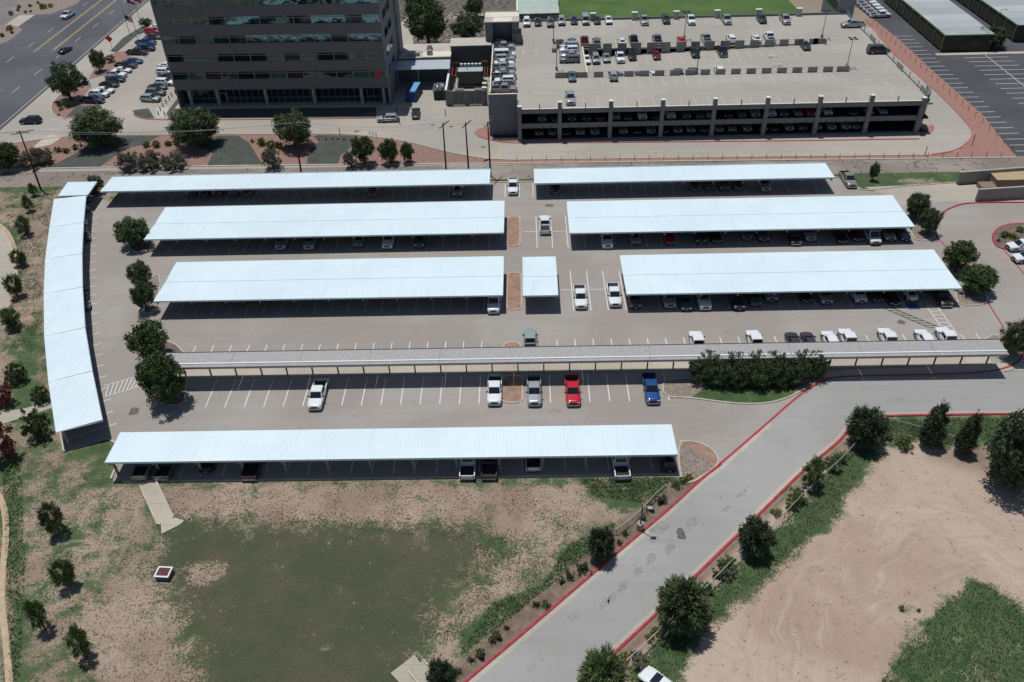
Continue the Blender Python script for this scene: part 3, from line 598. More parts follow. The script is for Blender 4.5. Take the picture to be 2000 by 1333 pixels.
M_dark = mat('dark steel', (0.045, 0.045, 0.05), 0.5)
M_white_trim = mat('white trim', (0.72, 0.76, 0.78), 0.5)
def panel_roof(mb, a, b, c, d, step=0.45, th=0.10, rib=0.020):
    """corrugated panel: corners a->b along the row, a->d down the slope (3D)"""
    a, b, c, d = map(Vector, (a, b, c, d)); n = (b-a).cross(d-a).normalized()
    if n.z < 0: n = -n
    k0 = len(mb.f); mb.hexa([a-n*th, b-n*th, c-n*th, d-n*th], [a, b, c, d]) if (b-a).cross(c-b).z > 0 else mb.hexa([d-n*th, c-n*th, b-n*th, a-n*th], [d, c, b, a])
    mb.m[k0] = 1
    L = (b-a).length; k = max(2, int(L/step))
    for i in range(k+1):
        t = min(max(i/k, 0.04/L), 1-0.04/L); p = a.lerp(b, t); q = d.lerp(c, t); u = (b-a).normalized()*0.03
        v0 = n*rib
        mb.face([p-u*1.6, q-u*1.6, q-u*.6+v0, p-u*.6+v0]); mb.face([p-u*.6+v0, q-u*.6+v0, q+u*.6+v0, p+u*.6+v0]); mb.face([p+u*.6+v0, q+u*.6+v0, q+u*1.6, p+u*1.6])
def carport(x0, x1, y0, y1, kind, label, z=3.2):
    """kind: double (seam, centre posts), back (posts at far side), front (posts at near side)"""
    t = empty('carport', (x0+x1)/2, (y0+y1)/2, 0, 0, label, 'carport', 'white metal roofed carports')
    ox, oy = (x0+x1)/2, (y0+y1)/2; X0, X1, Y0, Y1 = x0-ox, x1-ox, y0-oy, y1-oy; L = X1-X0
    if kind == 'double':
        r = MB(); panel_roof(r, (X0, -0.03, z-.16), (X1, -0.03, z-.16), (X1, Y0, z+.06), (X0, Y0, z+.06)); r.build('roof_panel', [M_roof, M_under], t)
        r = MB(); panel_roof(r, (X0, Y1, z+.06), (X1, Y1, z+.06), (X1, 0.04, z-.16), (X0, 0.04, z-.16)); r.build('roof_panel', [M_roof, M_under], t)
        g = MB(); g.box(X0+.05, X1-.05, -.10, .10, z-.42, z-.25); g.build('centre_gutter', M_steel, t); py = [0.0]
    else:
        zf, zb = (z+.1, z-.1) if kind == 'back' else (z-.1, z+.1)
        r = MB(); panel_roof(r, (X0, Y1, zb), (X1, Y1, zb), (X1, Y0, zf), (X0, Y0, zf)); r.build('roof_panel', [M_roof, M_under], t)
        py = [Y1-0.35] if kind == 'back' else [Y0+1.0]
    f = MB(); f.box(X0, X1, Y0-.05, Y0, z-.2, z+.10 if kind != 'double' else z+.075); f.box(X0, X1, Y1, Y1+.05, z-.2, z+.05)
    f.box(X0-.05, X0, Y0, Y1, z-.28, z-.02); f.box(X1, X1+.05, Y0, Y1, z-.28, z-.02); f.build('fascia', M_roof, t)
    n = max(2, int(round(L/5.5))+1); pu = MB()
    for yy in np.linspace(Y0+.5, Y1-.5, 4 if kind != 'double' else 7): pu.box(X0+.1, X1-.1, yy-.05, yy+.05, z-.48, z-.30)
    pu.build('purlin', M_steel, t)
    for i in range(n):
        xx = X0+.35+(L-.7)*i/(n-1)
        b = MB(); b.box(xx-.1, xx+.1, Y0+.2, Y1-.2, z-.78, z-.5); b.build('beam', M_steel, t)
        p = MB(); p.box(xx-.13, xx+.13, py[0]-.13, py[0]+.13, 0, z-.79); p.build('post', M_steel, t)
    return t
carport(-82.4, -6.9, 145.45, 151.8, 'back', 'long single-slope white carport at the back left, nearest the utility poles')
carport(1.75, 58.9, 145.2, 151.5, 'back', 'single-slope white carport at the back right, in front of the parking garage')
carport(-67.4, -3.95, 127.2, 138.6, 'double', 'double white carport on the left side with a round tree at its left end')
carport(-59.2, -3.85, 108.2, 119.5, 'double', 'double white carport on the left, just behind the grey covered walkway')
carport(7.6, 67.2, 126.6, 137.8, 'double', 'double white carport on the right, second row from the back')
carport(15.6, 67.5, 107.85, 119.1, 'double', 'double white carport on the right, nearest the row of white cars')
carport(-0.65, 4.84, 107.95, 119.1, 'double', 'small two-bay white carport standing alone in the centre aisle')
carport(-53.4, 18.3, 73.2, 78.5, 'front', 'long white carport nearest the camera, backing onto the dirt field')
# curved row of seven roof sections
arco = [(-90.48, 143.11), (-86.63, 132.41), (-82.56, 121.61), (-78.1, 111.06), (-72.95, 99.73), (-67.62, 89.12), (-62.06, 78.86)]
arci = [(-84.54, 143.89), (-80.77, 133.47), (-76.63, 122.71), (-72.34, 112.48), (-67.43, 101.48), (-62.16, 91.11), (-56.68, 80.88)]
segs = [([(-90.74, 150.0), (-84.7, 149.6)], [(-90.21, 144.33), (-84.34, 144.1)])]+[([arco[i], arci[i]], [arco[i+1], arci[i+1]]) for i in range(6)]
for i, (A, B) in enumerate(segs):
    a, b = Vector(A[0]), Vector(A[1]); d, c = Vector(B[0]), Vector(B[1])
    sh = (d-a).normalized()*0.07 if i else Vector((0, 0)); a += sh; b += sh; d -= sh; c -= sh
    cc = (a+b+c+d)/4
    pos = ['topmost small section', 'section just below the detached small one', 'third section from the top', 'fourth section from the top', 'fifth section from the top', 'sixth section from the top, second lowest', 'lowest section, nearest the camera'][i]
    t = empty('carport', cc.x, cc.y, 0, 0, 'white roof of the curved left carport, '+pos, 'carport', 'sections of the curved carport on the left')
    q = [(p-cc) for p in (a, b, c, d)]; za, zb = 3.1, 3.3   # low outside edge, high at the driveway
    r = MB(); panel_roof(r, (q[0].x, q[0].y, za), (q[3].x, q[3].y, za), (q[2].x, q[2].y, zb), (q[1].x, q[1].y, zb)); r.build('roof_panel', [M_roof, M_under], t)
    f = MB()
    for p0, p1, z0 in ((q[0], q[1], 0), (q[3], q[2], 0), (q[1], q[2], .1), (q[0], q[3], -.1)): f.tube([(p0.x, p0.y, 3.06+z0), (p1.x, p1.y, 3.06+z0)], .07, 4)
    f.build('fascia', M_roof, t)
    for k in (0.04, 0.5, 0.96):
        e0 = q[0].lerp(q[3], k); e1 = q[1].lerp(q[2], k); u = (e1-e0).normalized()
        bm_ = MB(); bm_.tube([(e0.x, e0.y, 2.85), (e1.x, e1.y, 2.95)], .12, 4); bm_.build('beam', M_steel, t)
        p = e0+u*0.7; pp = MB(); pp.box(p.x-.14, p.x+.14, p.y-.14, p.y+.14, 0, 2.8); pp.build('post', M_steel, t)
# covered walkway
M_grey = mat('weathered grey metal', (0.31, 0.305, 0.30), 0.55, col2=(0.40, 0.395, 0.39), scale=2.5, detail=10, spec=0.4)
M_greyl = mat('pale grey gutter', (0.66, 0.68, 0.70), 0.5, var=0.08, scale=1)
t = empty('covered_walkway', 7.3, 93.4, 0, 0, 'long narrow grey metal covered walkway crossing the middle of the car park', 'covered walkway')
for i in range(12):
    xa = -52.2-7.3+i*9.915; xb = xa+9.87; y0, y1 = -2.5, 0.55
    r = MB(); r.hexa([(xa, -1.75, 3.80), (xb, -1.75, 3.80), (xb, y1, 3.98), (xa, y1, 3.98)], [(xa, -1.75, 3.86), (xb, -1.75, 3.86), (xb, y1, 4.04), (xa, y1, 4.04)])
    for k in range(0): yy = -1.5+k*.42; r.hexa([(xa, yy, 3.87+(yy+1.75)*.078), (xb, yy, 3.87+(yy+1.75)*.078), (xb, yy+.04, 3.87+(yy+1.79)*.078), (xa, yy+.04, 3.87+(yy+1.79)*.078)], [(xa, yy, 3.90+(yy+1.75)*.078), (xb, yy, 3.90+(yy+1.75)*.078), (xb, yy+.04, 3.90+(yy+1.79)*.078), (xa, yy+.04, 3.90+(yy+1.79)*.078)])
    r.build('roof_panel', M_grey, t)
    r = MB(); r.hexa([(xa, -2.5, 3.84), (xb, -2.5, 3.84), (xb, -1.85, 3.80), (xa, -1.85, 3.80)], [(xa, -2.5, 3.90), (xb, -2.5, 3.90), (xb, -1.85, 3.86), (xa, -1.85, 3.86)]); r.build('front_panel', M_grey, t)
m = MB(); m.box(-59.5, 59.5, -1.90, -1.68, 3.74, 3.97); m.box(-59.5, 59.5, -2.6, -2.5, 3.55, 3.93, 1); m.build('gutter', [M_white_trim, M_grey], t)
m = MB(); m.box(-59.5, 59.5, 0.56, 0.66, 3.74, 4.10); m.build('back_fascia', M_dark, t)
for i in range(32):
    xx = -50.2-7.3+i*3.745; s = MB(); s.box(xx-.09, xx+.09, -.09, .09, 0.13, 3.74); s.box(xx-.06, xx+.06, -2.3, .5, 3.56, 3.72)
    s.build('post', mat('walkway post steel', (0.12, 0.115, 0.11), 0.6), t)
# wheel stops north of the walkway
M_stop = mat('wheel stop concrete', (0.36, 0.34, 0.30), 0.9, var=0.15, scale=2)
m = MB(); m.hexa([(-.92, -.08, 0), (.92, -.08, 0), (.92, .08, 0), (-.92, .08, 0)], [(-.88, -.05, .14), (.88, -.05, .14), (.88, .05, .14), (-.88, .05, .14)])
ws0 = m.build('wheel_stop', M_stop); k = 0
xs = [-52.3+2.745*i for i in range(17)]+[5.8+2.745*i for i in range(22)]
for i, x in enumerate(xs):
    o = ws0 if i == 0 else ws0.copy()
    if i: COL.objects.link(o)
    o.location = (x, 96.2, 0.012); o['category'] = 'wheel stop'; o['group'] = 'wheel stops along the covered walkway'
    o['label'] = 'concrete wheel stop behind the covered walkway, %s from the left' % ORD[i]

# ================= office building =================
M_clad = mat('dark grey cladding', (0.135, 0.130, 0.135), 0.7, var=0.06, scale=0.4)
M_glass = mat('teal window glass', (0.010, 0.020, 0.022), 0.04, spec=0.9)
gt = M_glass.node_tree; gb = gt.nodes['Principled BSDF']
gb.inputs['Specular Tint'].default_value = (0.6, 0.92, 0.95, 1); gb.inputs['IOR'].default_value = 1.8
_n = gt.nodes.new('ShaderNodeTexNoise'); _n.inputs['Scale'].default_value = 0.35; _tc = gt.nodes.new('ShaderNodeTexCoord'); gt.links.new(_tc.outputs['Object'], _n.inputs['Vector'])
_b = gt.nodes.new('ShaderNodeBump'); _b.inputs['Strength'].default_value = 0.12; _b.inputs['Distance'].default_value = 0.3; gt.links.new(_n.outputs[0], _b.inputs['Height']); gt.links.new(_b.outputs[0], gb.inputs['Normal'])
M_glass2 = mat('dark window glass', (0.012, 0.012, 0.013), 0.06, spec=0.35)
M_mull = mat('window frame grey', (0.30, 0.36, 0.37), 0.45)
M_side = mat('office side wall', (0.20, 0.205, 0.225), 0.75, var=0.06, scale=0.4)
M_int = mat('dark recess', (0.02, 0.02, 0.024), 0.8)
F0 = Vector((-82.6, 193.3)); F1 = Vector((-32.0, 192.0)); fd = (F1-F0).normalized(); fn = Vector((-fd.y, fd.x))   # inward normal
LEN = (F1-F0).length; ang = math.atan2(fd.y, fd.x)
YF = 192.5
zs = [zplane(500, v, YF+0.2) for v in (156, 140, 121, 105, 85.5, 69, 48.5, 32, 11.5)]
pitch = (zs[7]-zs[1])/3.0; z0w = zs[0]; wh = ((zs[1]-zs[0])+(zs[3]-zs[2])+(zs[5]-zs[4])+(zs[7]-zs[6]))/4
print('office storeys', [round(z, 2) for z in zs], pitch, wh)
ob = empty('office_building', F0.x, F0.y, 0, ang, 'dark grey office block with teal ribbon windows on each storey and red panel', 'office building')
NS = 6; HT = z0w+NS*pitch+0.8; DEP = 22.0
zg = zplane(500, 176, YF)            # underside of the first spandrel
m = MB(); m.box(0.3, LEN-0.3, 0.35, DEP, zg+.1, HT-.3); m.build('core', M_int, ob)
m = MB()
zb = zg
for i in range(NS+1):
    ztop = z0w+i*pitch if i < NS else HT
    m.box(0, LEN, -0.05, 0.5, zb, min(ztop, HT)); zb = ztop+wh
m.build('spandrel', M_clad, ob)
NW = 13; wb = LEN/NW
for i in range(NS):
    for k in range(NW):
        a, b = k*wb, (k+1)*wb; za, zc = z0w+i*pitch, z0w+i*pitch+wh
        w_ = MB(); w_.box(a+.05, b-.05, .24, .30, za, zc, 0)
        w_.box(a, a+.09, .10, .30, za, zc, 1); w_.box(a+.09, b, .14, .235, zc-.48, zc-.40, 1); w_.box(a+.09, b, .14, .235, za, za+.10, 1)
        w_.build('window', [M_glass if random.random() < (.45, .5, .6, .75, .95, .9)[i] else M_glass2, M_mull], ob)
# red banner panel in the lowest ribbon near the right corner
m = MB(); a = LEN*(742-345)/(757-345.)-0.2; m.box(LEN-2.6, LEN-1.2, .02, .09, z0w+.05, z0w+wh-.1); m.build('red_panel', mat('red panel', (0.45, 0.03, 0.05), 0.6), ob)
# side walls, back wall and roof (the right flank has a stair tower with slot windows)
m = MB(); m.box(LEN-.05, LEN+.35, .1, DEP, 0, HT-.1); m.box(LEN-.1, LEN+.9, DEP-4.5, DEP+.6, 0, HT+1); m.build('side_wall', M_side, ob)
m = MB(); m.box(-.3, .05, .1, DEP, 0, HT-.1); m.build('side_wall', M_side, ob)
m = MB(); m.box(0, LEN, DEP, DEP+.4, 0, HT-.15); m.build('rear_wall', M_side, ob)
m = MB(); m.box(0, LEN, .55, DEP, HT-.3, HT-.05); m.build('roof', mat('office roof', (0.4, 0.38, 0.34), 0.9), ob)
for i in range(NS):
    for k in range(2):
        w_ = MB(); w_.box(LEN+.33, LEN+.37, 2.2+k*5.4, 6.4+k*5.4, z0w+i*pitch, z0w+i*pitch+wh); w_.build('window', M_glass, ob)
# ground floor: recessed glazing, columns, terrace
gl = MB(); gl.box(0, LEN-.2, 3.0, 3.1, 0.2, zg+.05, 0)
k = 0
while k < LEN-1: gl.box(k, k+.07, 2.9, 2.99, .2, zg, 1); k += 1.55
gl.box(0, LEN-.2, 2.92, 2.98, 1.3, 1.37, 1); gl.build('ground_floor_glazing', [M_glass, M_mull], ob)
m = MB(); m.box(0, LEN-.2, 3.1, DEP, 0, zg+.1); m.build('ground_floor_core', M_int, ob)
m = MB(); m.box(-1.5, LEN+.3, -.6, 2.9, 0, .18); m.build('terrace', M_walk, ob)
for u in (380, 433, 525, 617, 709, 752):
    xx = (P(u, 204)[0]-F0.x)/fd.x; m = MB(); m.cyl(xx, 1.2, 0.18, zg+.02, .42, 14); m.build('column', M_mull, ob)
m = MB(); m.box(P(437, 200)[0]-F0.x-1.3, P(437, 200)[0]-F0.x+1.3, 2.84, 2.9, .2, 2.6, 1); m.box(P(437, 200)[0]-F0.x-1.1, P(437, 200)[0]-F0.x+1.1, 2.80, 2.84, .3, 2.45, 0); m.build('entrance_door', [M_glass, mat('pale door frame', (.5, .5, .5), .5)], ob)

# ================= annex, chiller yard, wall =================
M_ann = mat('annex wall', (0.16, 0.17, 0.19), 0.8, var=0.06, scale=0.5)
M_cream = mat('cream roof', (0.66, 0.63, 0.53), 0.8, var=0.08, scale=0.4)
M_annroof = mat('annex flat roof', (0.42, 0.40, 0.35), 0.85, col2=(0.50, 0.48, 0.42), scale=0.4, detail=8)
an = empty('annex_building', -24.5, 210, 0, 0, 'low loading dock annex with a flat roof between the offices and the garage', 'annex')
m = MB(); m.box(-6.7, 6.4, -2.6, 7.0, 0, 5.9); m.build('wall', M_ann, an)
m = MB(); m.box(-6.8, 6.5, 1.2, 7.2, 5.95, 6.15); m.build('roof', M_annroof, an)
m = MB(); m.box(-.6, 6.5, -2.7, 1.1, 5.95, 6.2); m.build('white_roof', M_cream, an)
m = MB(); m.box(-6.5, -.7, -2.7, 1.1, 5.95, 6.05); m.build('lower_roof', M_annroof, an)
m = MB(); m.box(-4.6, -1.4, -1.7, 0.0, 6.07, 6.9); m.build('rooftop_unit', M_grey, an)
for x, y in ((1.2, -1.0), (0.9, 2.6)): m = MB(); m.cyl(x, y, 6.2, 6.8, .8, 14); m.cyl(x, y, 6.8, 7.3, .55, 14); m.build('roof_fan', M_steel, an)
m = MB(); m.box(-2.0, 3.0, -2.68, -2.6, .4, 4.4); m.build('dock_door', mat('dock door', (.10, .12, .14), .6), an)
cn = empty('loading_canopy', -24.5, 204.2, 0, 0, 'corrugated metal canopy over the loading dock, held by thin columns', 'canopy')
r = MB(); panel_roof(r, (-6.9, 3.0, 5.5), (6.4, 3.0, 5.5), (6.5, -1.9, 4.95), (-6.9, -1.9, 4.95), 0.45, .1, .07); r.build('roof_panel', mat('corrugated metal', (0.52, 0.57, 0.62), 0.4, metal=0.3), cn)
for x in (-6.4, -1.4, 6.2): m = MB(); m.cyl(x, -1.6, 0, 4.8, .12, 8); m.build('column', M_mull, cn)
gw = empty('service_wall_building', -13.3, 212, 0, 0, 'tall dark windowless grey wall behind the chiller', 'building')
m = MB(); m.box(-4.9, 5.2, -1.2, 4.5, 0, 7.4); m.build('wall', mat('charcoal wall', (0.075, 0.075, 0.085), 0.75, var=0.06, scale=.4), gw)
m = MB(); m.box(-5.1, 5.3, -1.25, 4.6, 7.42, 7.6); m.build('roof', M_annroof, gw)
yw = empty('yard_wall', -18.1, 198, 0, 0, 'white topped wall between the loading dock and chiller yard', 'wall')
m = MB(); m.box(-.45, -.05, -6.4, 9.0, 0, 3.7); m.build('wall', M_ann, yw); m = MB(); m.box(-.5, 0, -6.45, 9.0, 3.71, 3.85); m.build('coping', M_white_trim, yw)
gate = empty('yard_gate', -13.5, 191.5, 0, 0, 'double leaf grey metal gates in front of the chiller yard', 'gate')
m = MB(); m.box(-4.9, -3.5, -.15, .15, 0, 3.6); m.box(-.4, .4, -.15, .15, 0, 3.6); m.box(3.6, 4.9, -.15, .15, 0, 3.6); m.build('pier', M_ann, gate)
for a, b in ((-3.5, -.4), (.4, 3.6)):
    m = MB(); m.box(a+.08, b-.08, -.06, .06, .35, 3.5); m.build('gate_leaf', mat('gate sheet', (.13, .13, .13), .7, var=.15, scale=1), gate)
    m = MB(); m.box(a, b, -.10, -.061, .15, .33); m.box(a, a+.08, -.10, .08, .1, 3.6); m.box(b-.08, b, -.10, .08, .1, 3.6); m.box((a+b)/2-.04, (a+b)/2+.04, -.10, -.061, .34, 3.5); m.build('gate_frame', M_mull, gate)
ch = empty('chiller', -13.1, 203.0, 0, 0, 'large box shaped chiller with dark sides and pale top in the yard', 'chiller')
m = MB(); m.box(-3.0, 3.0, -.6, 2.2, .9, 4.0); m.build('casing', mat('chiller side', (.085, .09, .085), .7), ch)
m = MB(); m.box(-3.05, 3.05, -.65, 2.25, 4.02, 4.14); m.cyl(-.7, .9, 4.14, 4.3, .2, 8, 1); m.build('top', [mat('chiller top', (.36, .46, .45), .5), M_dark], ch)
m = MB(); m.box(-3.3, 3.3, -.9, 2.4, .12, .8); m.build('skid', M_dark, ch)
for a in (-3.7, 1.0): m = MB(); m.box(a, a+2.1, -4.6, -3.2, 0, 1.0); m.build('base_block', M_ann, ch)
m = MB()
for i in range(6): m.cyl(-2.3+i*.92, 3.2, 4.1, 4.7, .36, 10)
m.build('fan_row', M_white_trim, ch)
M_pipe = mat('red pipe', (.38, .085, .05), .5)
for i, (x, s) in enumerate(((-3.6, -1), (-4.5, -1), (3.5, 1), (4.2, 1))):
    m = MB(); m.tube([(x, 4.0, .4), (x, 4.0, 4.6+.1*i), (x*.75, 4.0, 4.6+.1*i)], .09, 8); m.tube([(x, 4.0, 3.6), (x, -.2, 3.0), (x*.8, -.2, 3.0)], .08, 8); m.build('red_pipe', M_pipe, ch)
# dark leaning box planters beside the gate and small shed to the right of the chiller
for i, y in enumerate((198.2, 201.0, 203.6)):
    b = empty('electrical_cabinet', -9.6, y, 0, 0, 'small pale electrical cabinet right of the chiller, %s from the front' % ORD[i], 'cabinet', 'cabinets beside the chiller')
    m = MB(); m.box(-.5, .5, -.5, .5, 0, 1.6); m.build('cabinet_body', mat('cabinet grey', (.3, .3, .28), .6), b); m = MB(); m.box(-.55, .55, -.55, .55, 1.61, 1.72); m.build('cabinet_top', M_cream, b)

# ================= parking garage =================
M_gc = mat('garage concrete', (0.17, 0.175, 0.185), 0.85, var=0.08, scale=0.5, detail=8)
M_gdark = mat('shade dark garage concrete', (0.028, 0.030, 0.034), 0.9, var=0.2, scale=0.4)  # concrete darkened inside the garage, its shade put into the colour
M_pan = mat('parapet panel', (0.23, 0.225, 0.215), 0.85, col2=(0.29, 0.285, 0.27), scale=0.7, detail=8)
ga = empty('parking_garage', 40, 171, 0, 0, 'concrete parking garage, two dark open decks under a rooftop deck full of cars', 'parking garage')
GX, GY = 40, 171
def gb(name, boxes, mt):
    m = MB()
    for q in boxes: m.box(q[0]-GX, q[1]-GX, q[2]-GY, q[3]-GY, q[4], q[5])
    return m.build(name, mt, ga)
DZ = 6.7
gb('roof_deck', [(-7.6, -1.0, 174.7, 213.3, 6.25, DZ), (-1.0, 14.8, 171.35, 231.0, 6.25, DZ), (14.8, 86.6, 171.35, 190.2, 6.25, DZ), (14.8, 86.6, 209.1, 231, 6.25, DZ), (73.8, 86.6, 190.2, 209.1, 6.25, DZ)], M_deck)
m = MB(); x0, x1 = 14.8-GX, 73.8-GX; y0, y1 = 190.3-GY, 209.0-GY; za, zb_ = DZ-59*.036, DZ-.01
m.hexa([(x0, y0, za-.35), (x1, y0, zb_-.35), (x1, y1, zb_-.35), (x0, y1, za-.35)], [(x0, y0, za), (x1, y0, zb_), (x1, y1, zb_), (x0, y1, za)]); m.build('ramp', M_deck, ga)
def rz(x): return DZ-max(0, 73.8-x)*.036 if x < 73.8 else DZ
m = MB()
for i in range(20):
    xx = 16.5+i*2.75
    for a, b in ((200.6, 206.6),): m.hexa([(xx-.06-GX, a-GY, rz(xx)+.004), (xx+.06-GX, a-GY, rz(xx)+.008), (xx+.06-GX, b-GY, rz(xx)+.008), (xx-.06-GX, b-GY, rz(xx)+.004)], [(xx-.06-GX, a-GY, rz(xx)+.012), (xx+.06-GX, a-GY, rz(xx)+.016), (xx+.06-GX, b-GY, rz(xx)+.016), (xx-.06-GX, b-GY, rz(xx)+.012)])
m.build('ramp_lines', M_dim, ga)
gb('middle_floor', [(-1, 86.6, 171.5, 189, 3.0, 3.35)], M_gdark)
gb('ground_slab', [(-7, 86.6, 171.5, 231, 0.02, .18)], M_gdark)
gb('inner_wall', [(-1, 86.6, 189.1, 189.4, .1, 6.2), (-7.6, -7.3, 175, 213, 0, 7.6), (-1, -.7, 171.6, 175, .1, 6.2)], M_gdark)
gb('rear_wall', [(-1, 86.6, 231.0, 231.3, 0, 7.25)], M_gc)
gb('end_wall', [(86.6, 86.9, 176.5, 231, 0, 6.75)], M_gc)
colx = [-1.0, 7.6, 18.45, 29.45, 40.45, 51.55, 62.6, 73.4, 84.4]
for i, x in enumerate(colx):
    m = MB(); a = x-GX; w_ = .42
    m.box(a-w_, a+w_, -.25, .5, 0, 8.7 if 0 < i < 8 else 7.9); m.box(a-w_-.03, a+w_+.03, -.28, .53, 8.7 if 0 < i < 8 else 7.9, 8.8 if 0 < i < 8 else 8.0, 1); m.build('column', [M_gc, M_white_trim], ga)
for i in range(8):
    a, b = colx[i]+.42, colx[i+1]-.42
    for zl, zh in ((2.95, 4.0), (6.25, 7.25), (0.0, .35)): gb('spandrel', [(a, b, 171.0, 171.35, zl, zh)], M_gc)
    gb('coping', [(a, b, 170.97, 171.38, 7.26, 7.31)], M_cream)
    m = MB(); xx = (a+b)/2-GX; m.box(xx-.09, xx+.09, .06, .2, 7.31, 8.35); m.build('short_post', M_dark, ga)
    for q in (.17, .38, .6, .82): m = MB(); m.cyl(a+(b-a)*q-GX, -.1, 3.0, 3.35, .06, 6); m.build('drain_spout', M_dark, ga)
# stair core wall at the front left, wing wall at the right corner
gb('front_left_wall', [(-7.7, -1.45, 174.2, 174.6, 0, zplane(985, 184, 174.2)-.1), (-7.7, -7.4, 174.6, 180.0, 0, 7.7)], M_ann)
zz = zplane(985, 184, 174.2); gb('coping', [(-7.75, -1.4, 174.15, 174.65, zz-.1, zz)], M_cream); gb('side_wall', [(-1.44, -1.1, 171.3, 174.6, 0, 7.9)], M_gc)
gb('coping', [(-7.65, -7.35, 180.0, 211, 7.61, 7.68)], M_cream)
m = MB(); m.prism([(84.9-GX, .0), (86.6-GX, 2.5), (87.3-GX, 5.6), (86.9-GX, 5.8), (86.1-GX, 2.8), (84.8-GX, .6)], 0, 8.5); m.build('wing_wall', M_ann, ga)
# panel rows beside the ramp
for i in range(17):
    xa = 16.2+i*3.63; xb = xa+2.15
    if xb > 75: break
    gb('ramp_panel', [(xa, xb, 208.85, 209.09, max(rz(xa)-.1, 4.2), 7.95)], M_pan)
gb('ramp_panel', [(71.6, 74.6, 208.85, 209.09, 6.3, 7.95)], M_pan)
gb('rail', [(8.4, 74.5, 208.9, 208.98, 7.86, 7.93), (8.4, 74.5, 208.9, 208.98, 7.35, 7.40), (7.4, 74.3, 190.1, 190.16, 7.86, 7.93), (7.4, 74.3, 190.1, 190.16, 7.3, 7.35)], M_dim)
gb('ramp_panel', [(7.3, 14.7, 190.0, 190.2, 6.72, 7.95)], M_pan)
for i in range(17):
    xa = 16.2+i*3.5; xb = xa+2.15
    if xb > 73: break
    gb('ramp_panel', [(xa, xb, 190.0, 190.2, 6.3, 7.95)], M_pan)
gb('ramp_panel', [(71.8, 74.6, 190.0, 190.2, 6.72, 7.95)], M_pan)
gb('ramp_end_panel', [(74.35, 74.6, 190.2, 191.4, 6.72, 7.95)], M_pan); gb('ramp_end_panel', [(74.35, 74.6, 207.9, 208.85, 6.72, 7.95)], M_pan)
gb('ramp_side_wall', [(14.55, 14.8, 190.3, 208.8, 4.2, 7.3)], M_gc); gb('coping', [(14.5, 14.85, 190.3, 208.8, 7.31, 7.38)], M_cream)
gb('ramp_panel', [(7.1, 8.2, 206.9, 209.1, 6.72, 7.7)], M_pan)
# east edge rail
for i in range(10): gb('edge_post', [(86.5, 86.62, 180+i*5.2, 180.12+i*5.2, 6.7, 8.1)], M_dark)
gb('edge_rail', [(86.5, 86.58, 176, 231, 7.7, 7.76), (86.5, 86.58, 176, 231, 7.2, 7.26)], M_mull)
for y in (P(1720, 78, 7)[1], P(1775, 132, 7)[1], 176.5): gb('edge_panel', [(86.3, 86.48, y-1.7, y+1.7, 6.72, 7.95)], mat('pale panel', (.30, .30, .27), .8))
for i, u in enumerate((1157, 1238, 1320, 1401, 1483, 1564)):
    x, y = P(u, 37, DZ); gb('edge_pier', [(x-.65, x+.65, 230.3, 231.0, 6.0, 8.6)], mat('pier pale', (.42, .42, .39), .8))
    gb('edge_pier_cap', [(x-.8, x+.8, 230.2, 231.1, 8.61, 8.75)], M_white_trim)
# stair tower with the level marking
tw = empty('stair_tower', -5.2, 216.5, 0, 0, 'cream roofed stair tower marked G3 beside the rooftop parking', 'stair tower')
def tb(name, bx, mt):
    m = MB()
    for q in bx: m.box(*q)
    return m.build(name, mt, tw)
TT = 12.2
tb('wall', [(-4.2, -2.3, -3.0, 4.2, 0, TT), (2.5, 4.2, -3.0, 4.2, 6.7, TT), (-2.3, 2.5, -.4, 4.2, 0, TT)], M_ann)
tb('low_wall', [(4.2, 4.9, -3.0, 1.0, 6.72, 9.4)], M_ann)
tb('roof', [(-4.3, 4.3, .4, 4.4, TT+.02, TT+.3), (-2.25, 2.45, -3.1, .4, TT+.02, TT+.24)], M_cream)
tb('parapet', [(-4.35, 4.35, 4.4, 4.6, TT, TT+.5), (-4.35, -2.25, -3.1, .4, TT+.01, TT+.2), (2.45, 4.35, -3.1, .4, TT+.01, TT+.2)], M_annroof)
tb('entrance_panel', [(-1.9, 2.1, -.52, -.42, 6.72, 10.4)], mat('blue grey panel', (.12, .15, .19), .6))
fc = bpy.data.curves.new('level_sign', 'FONT'); fc.body = 'G3'; fc.size = 1.35; fc.extrude = .03; fc.align_x = 'CENTER'; fc.materials.append(mat('sign lettering', (.03, .03, .035), .6))
fo = bpy.data.objects.new('level_sign', fc); COL.objects.link(fo); fo.parent = tw; fo.location = (3.35, -3.06, 9.3); fo.rotation_euler = (R(90), 0, 0)
bpy.context.view_layer.update(); _me = bpy.data.meshes.new_from_object(fo.evaluated_get(bpy.context.evaluated_depsgraph_get()))
_so = bpy.data.objects.new('sign_lettering', _me); COL.objects.link(_so); _so.parent = tw; _so.location = fo.location; _so.rotation_euler = fo.rotation_euler; bpy.data.objects.remove(fo)
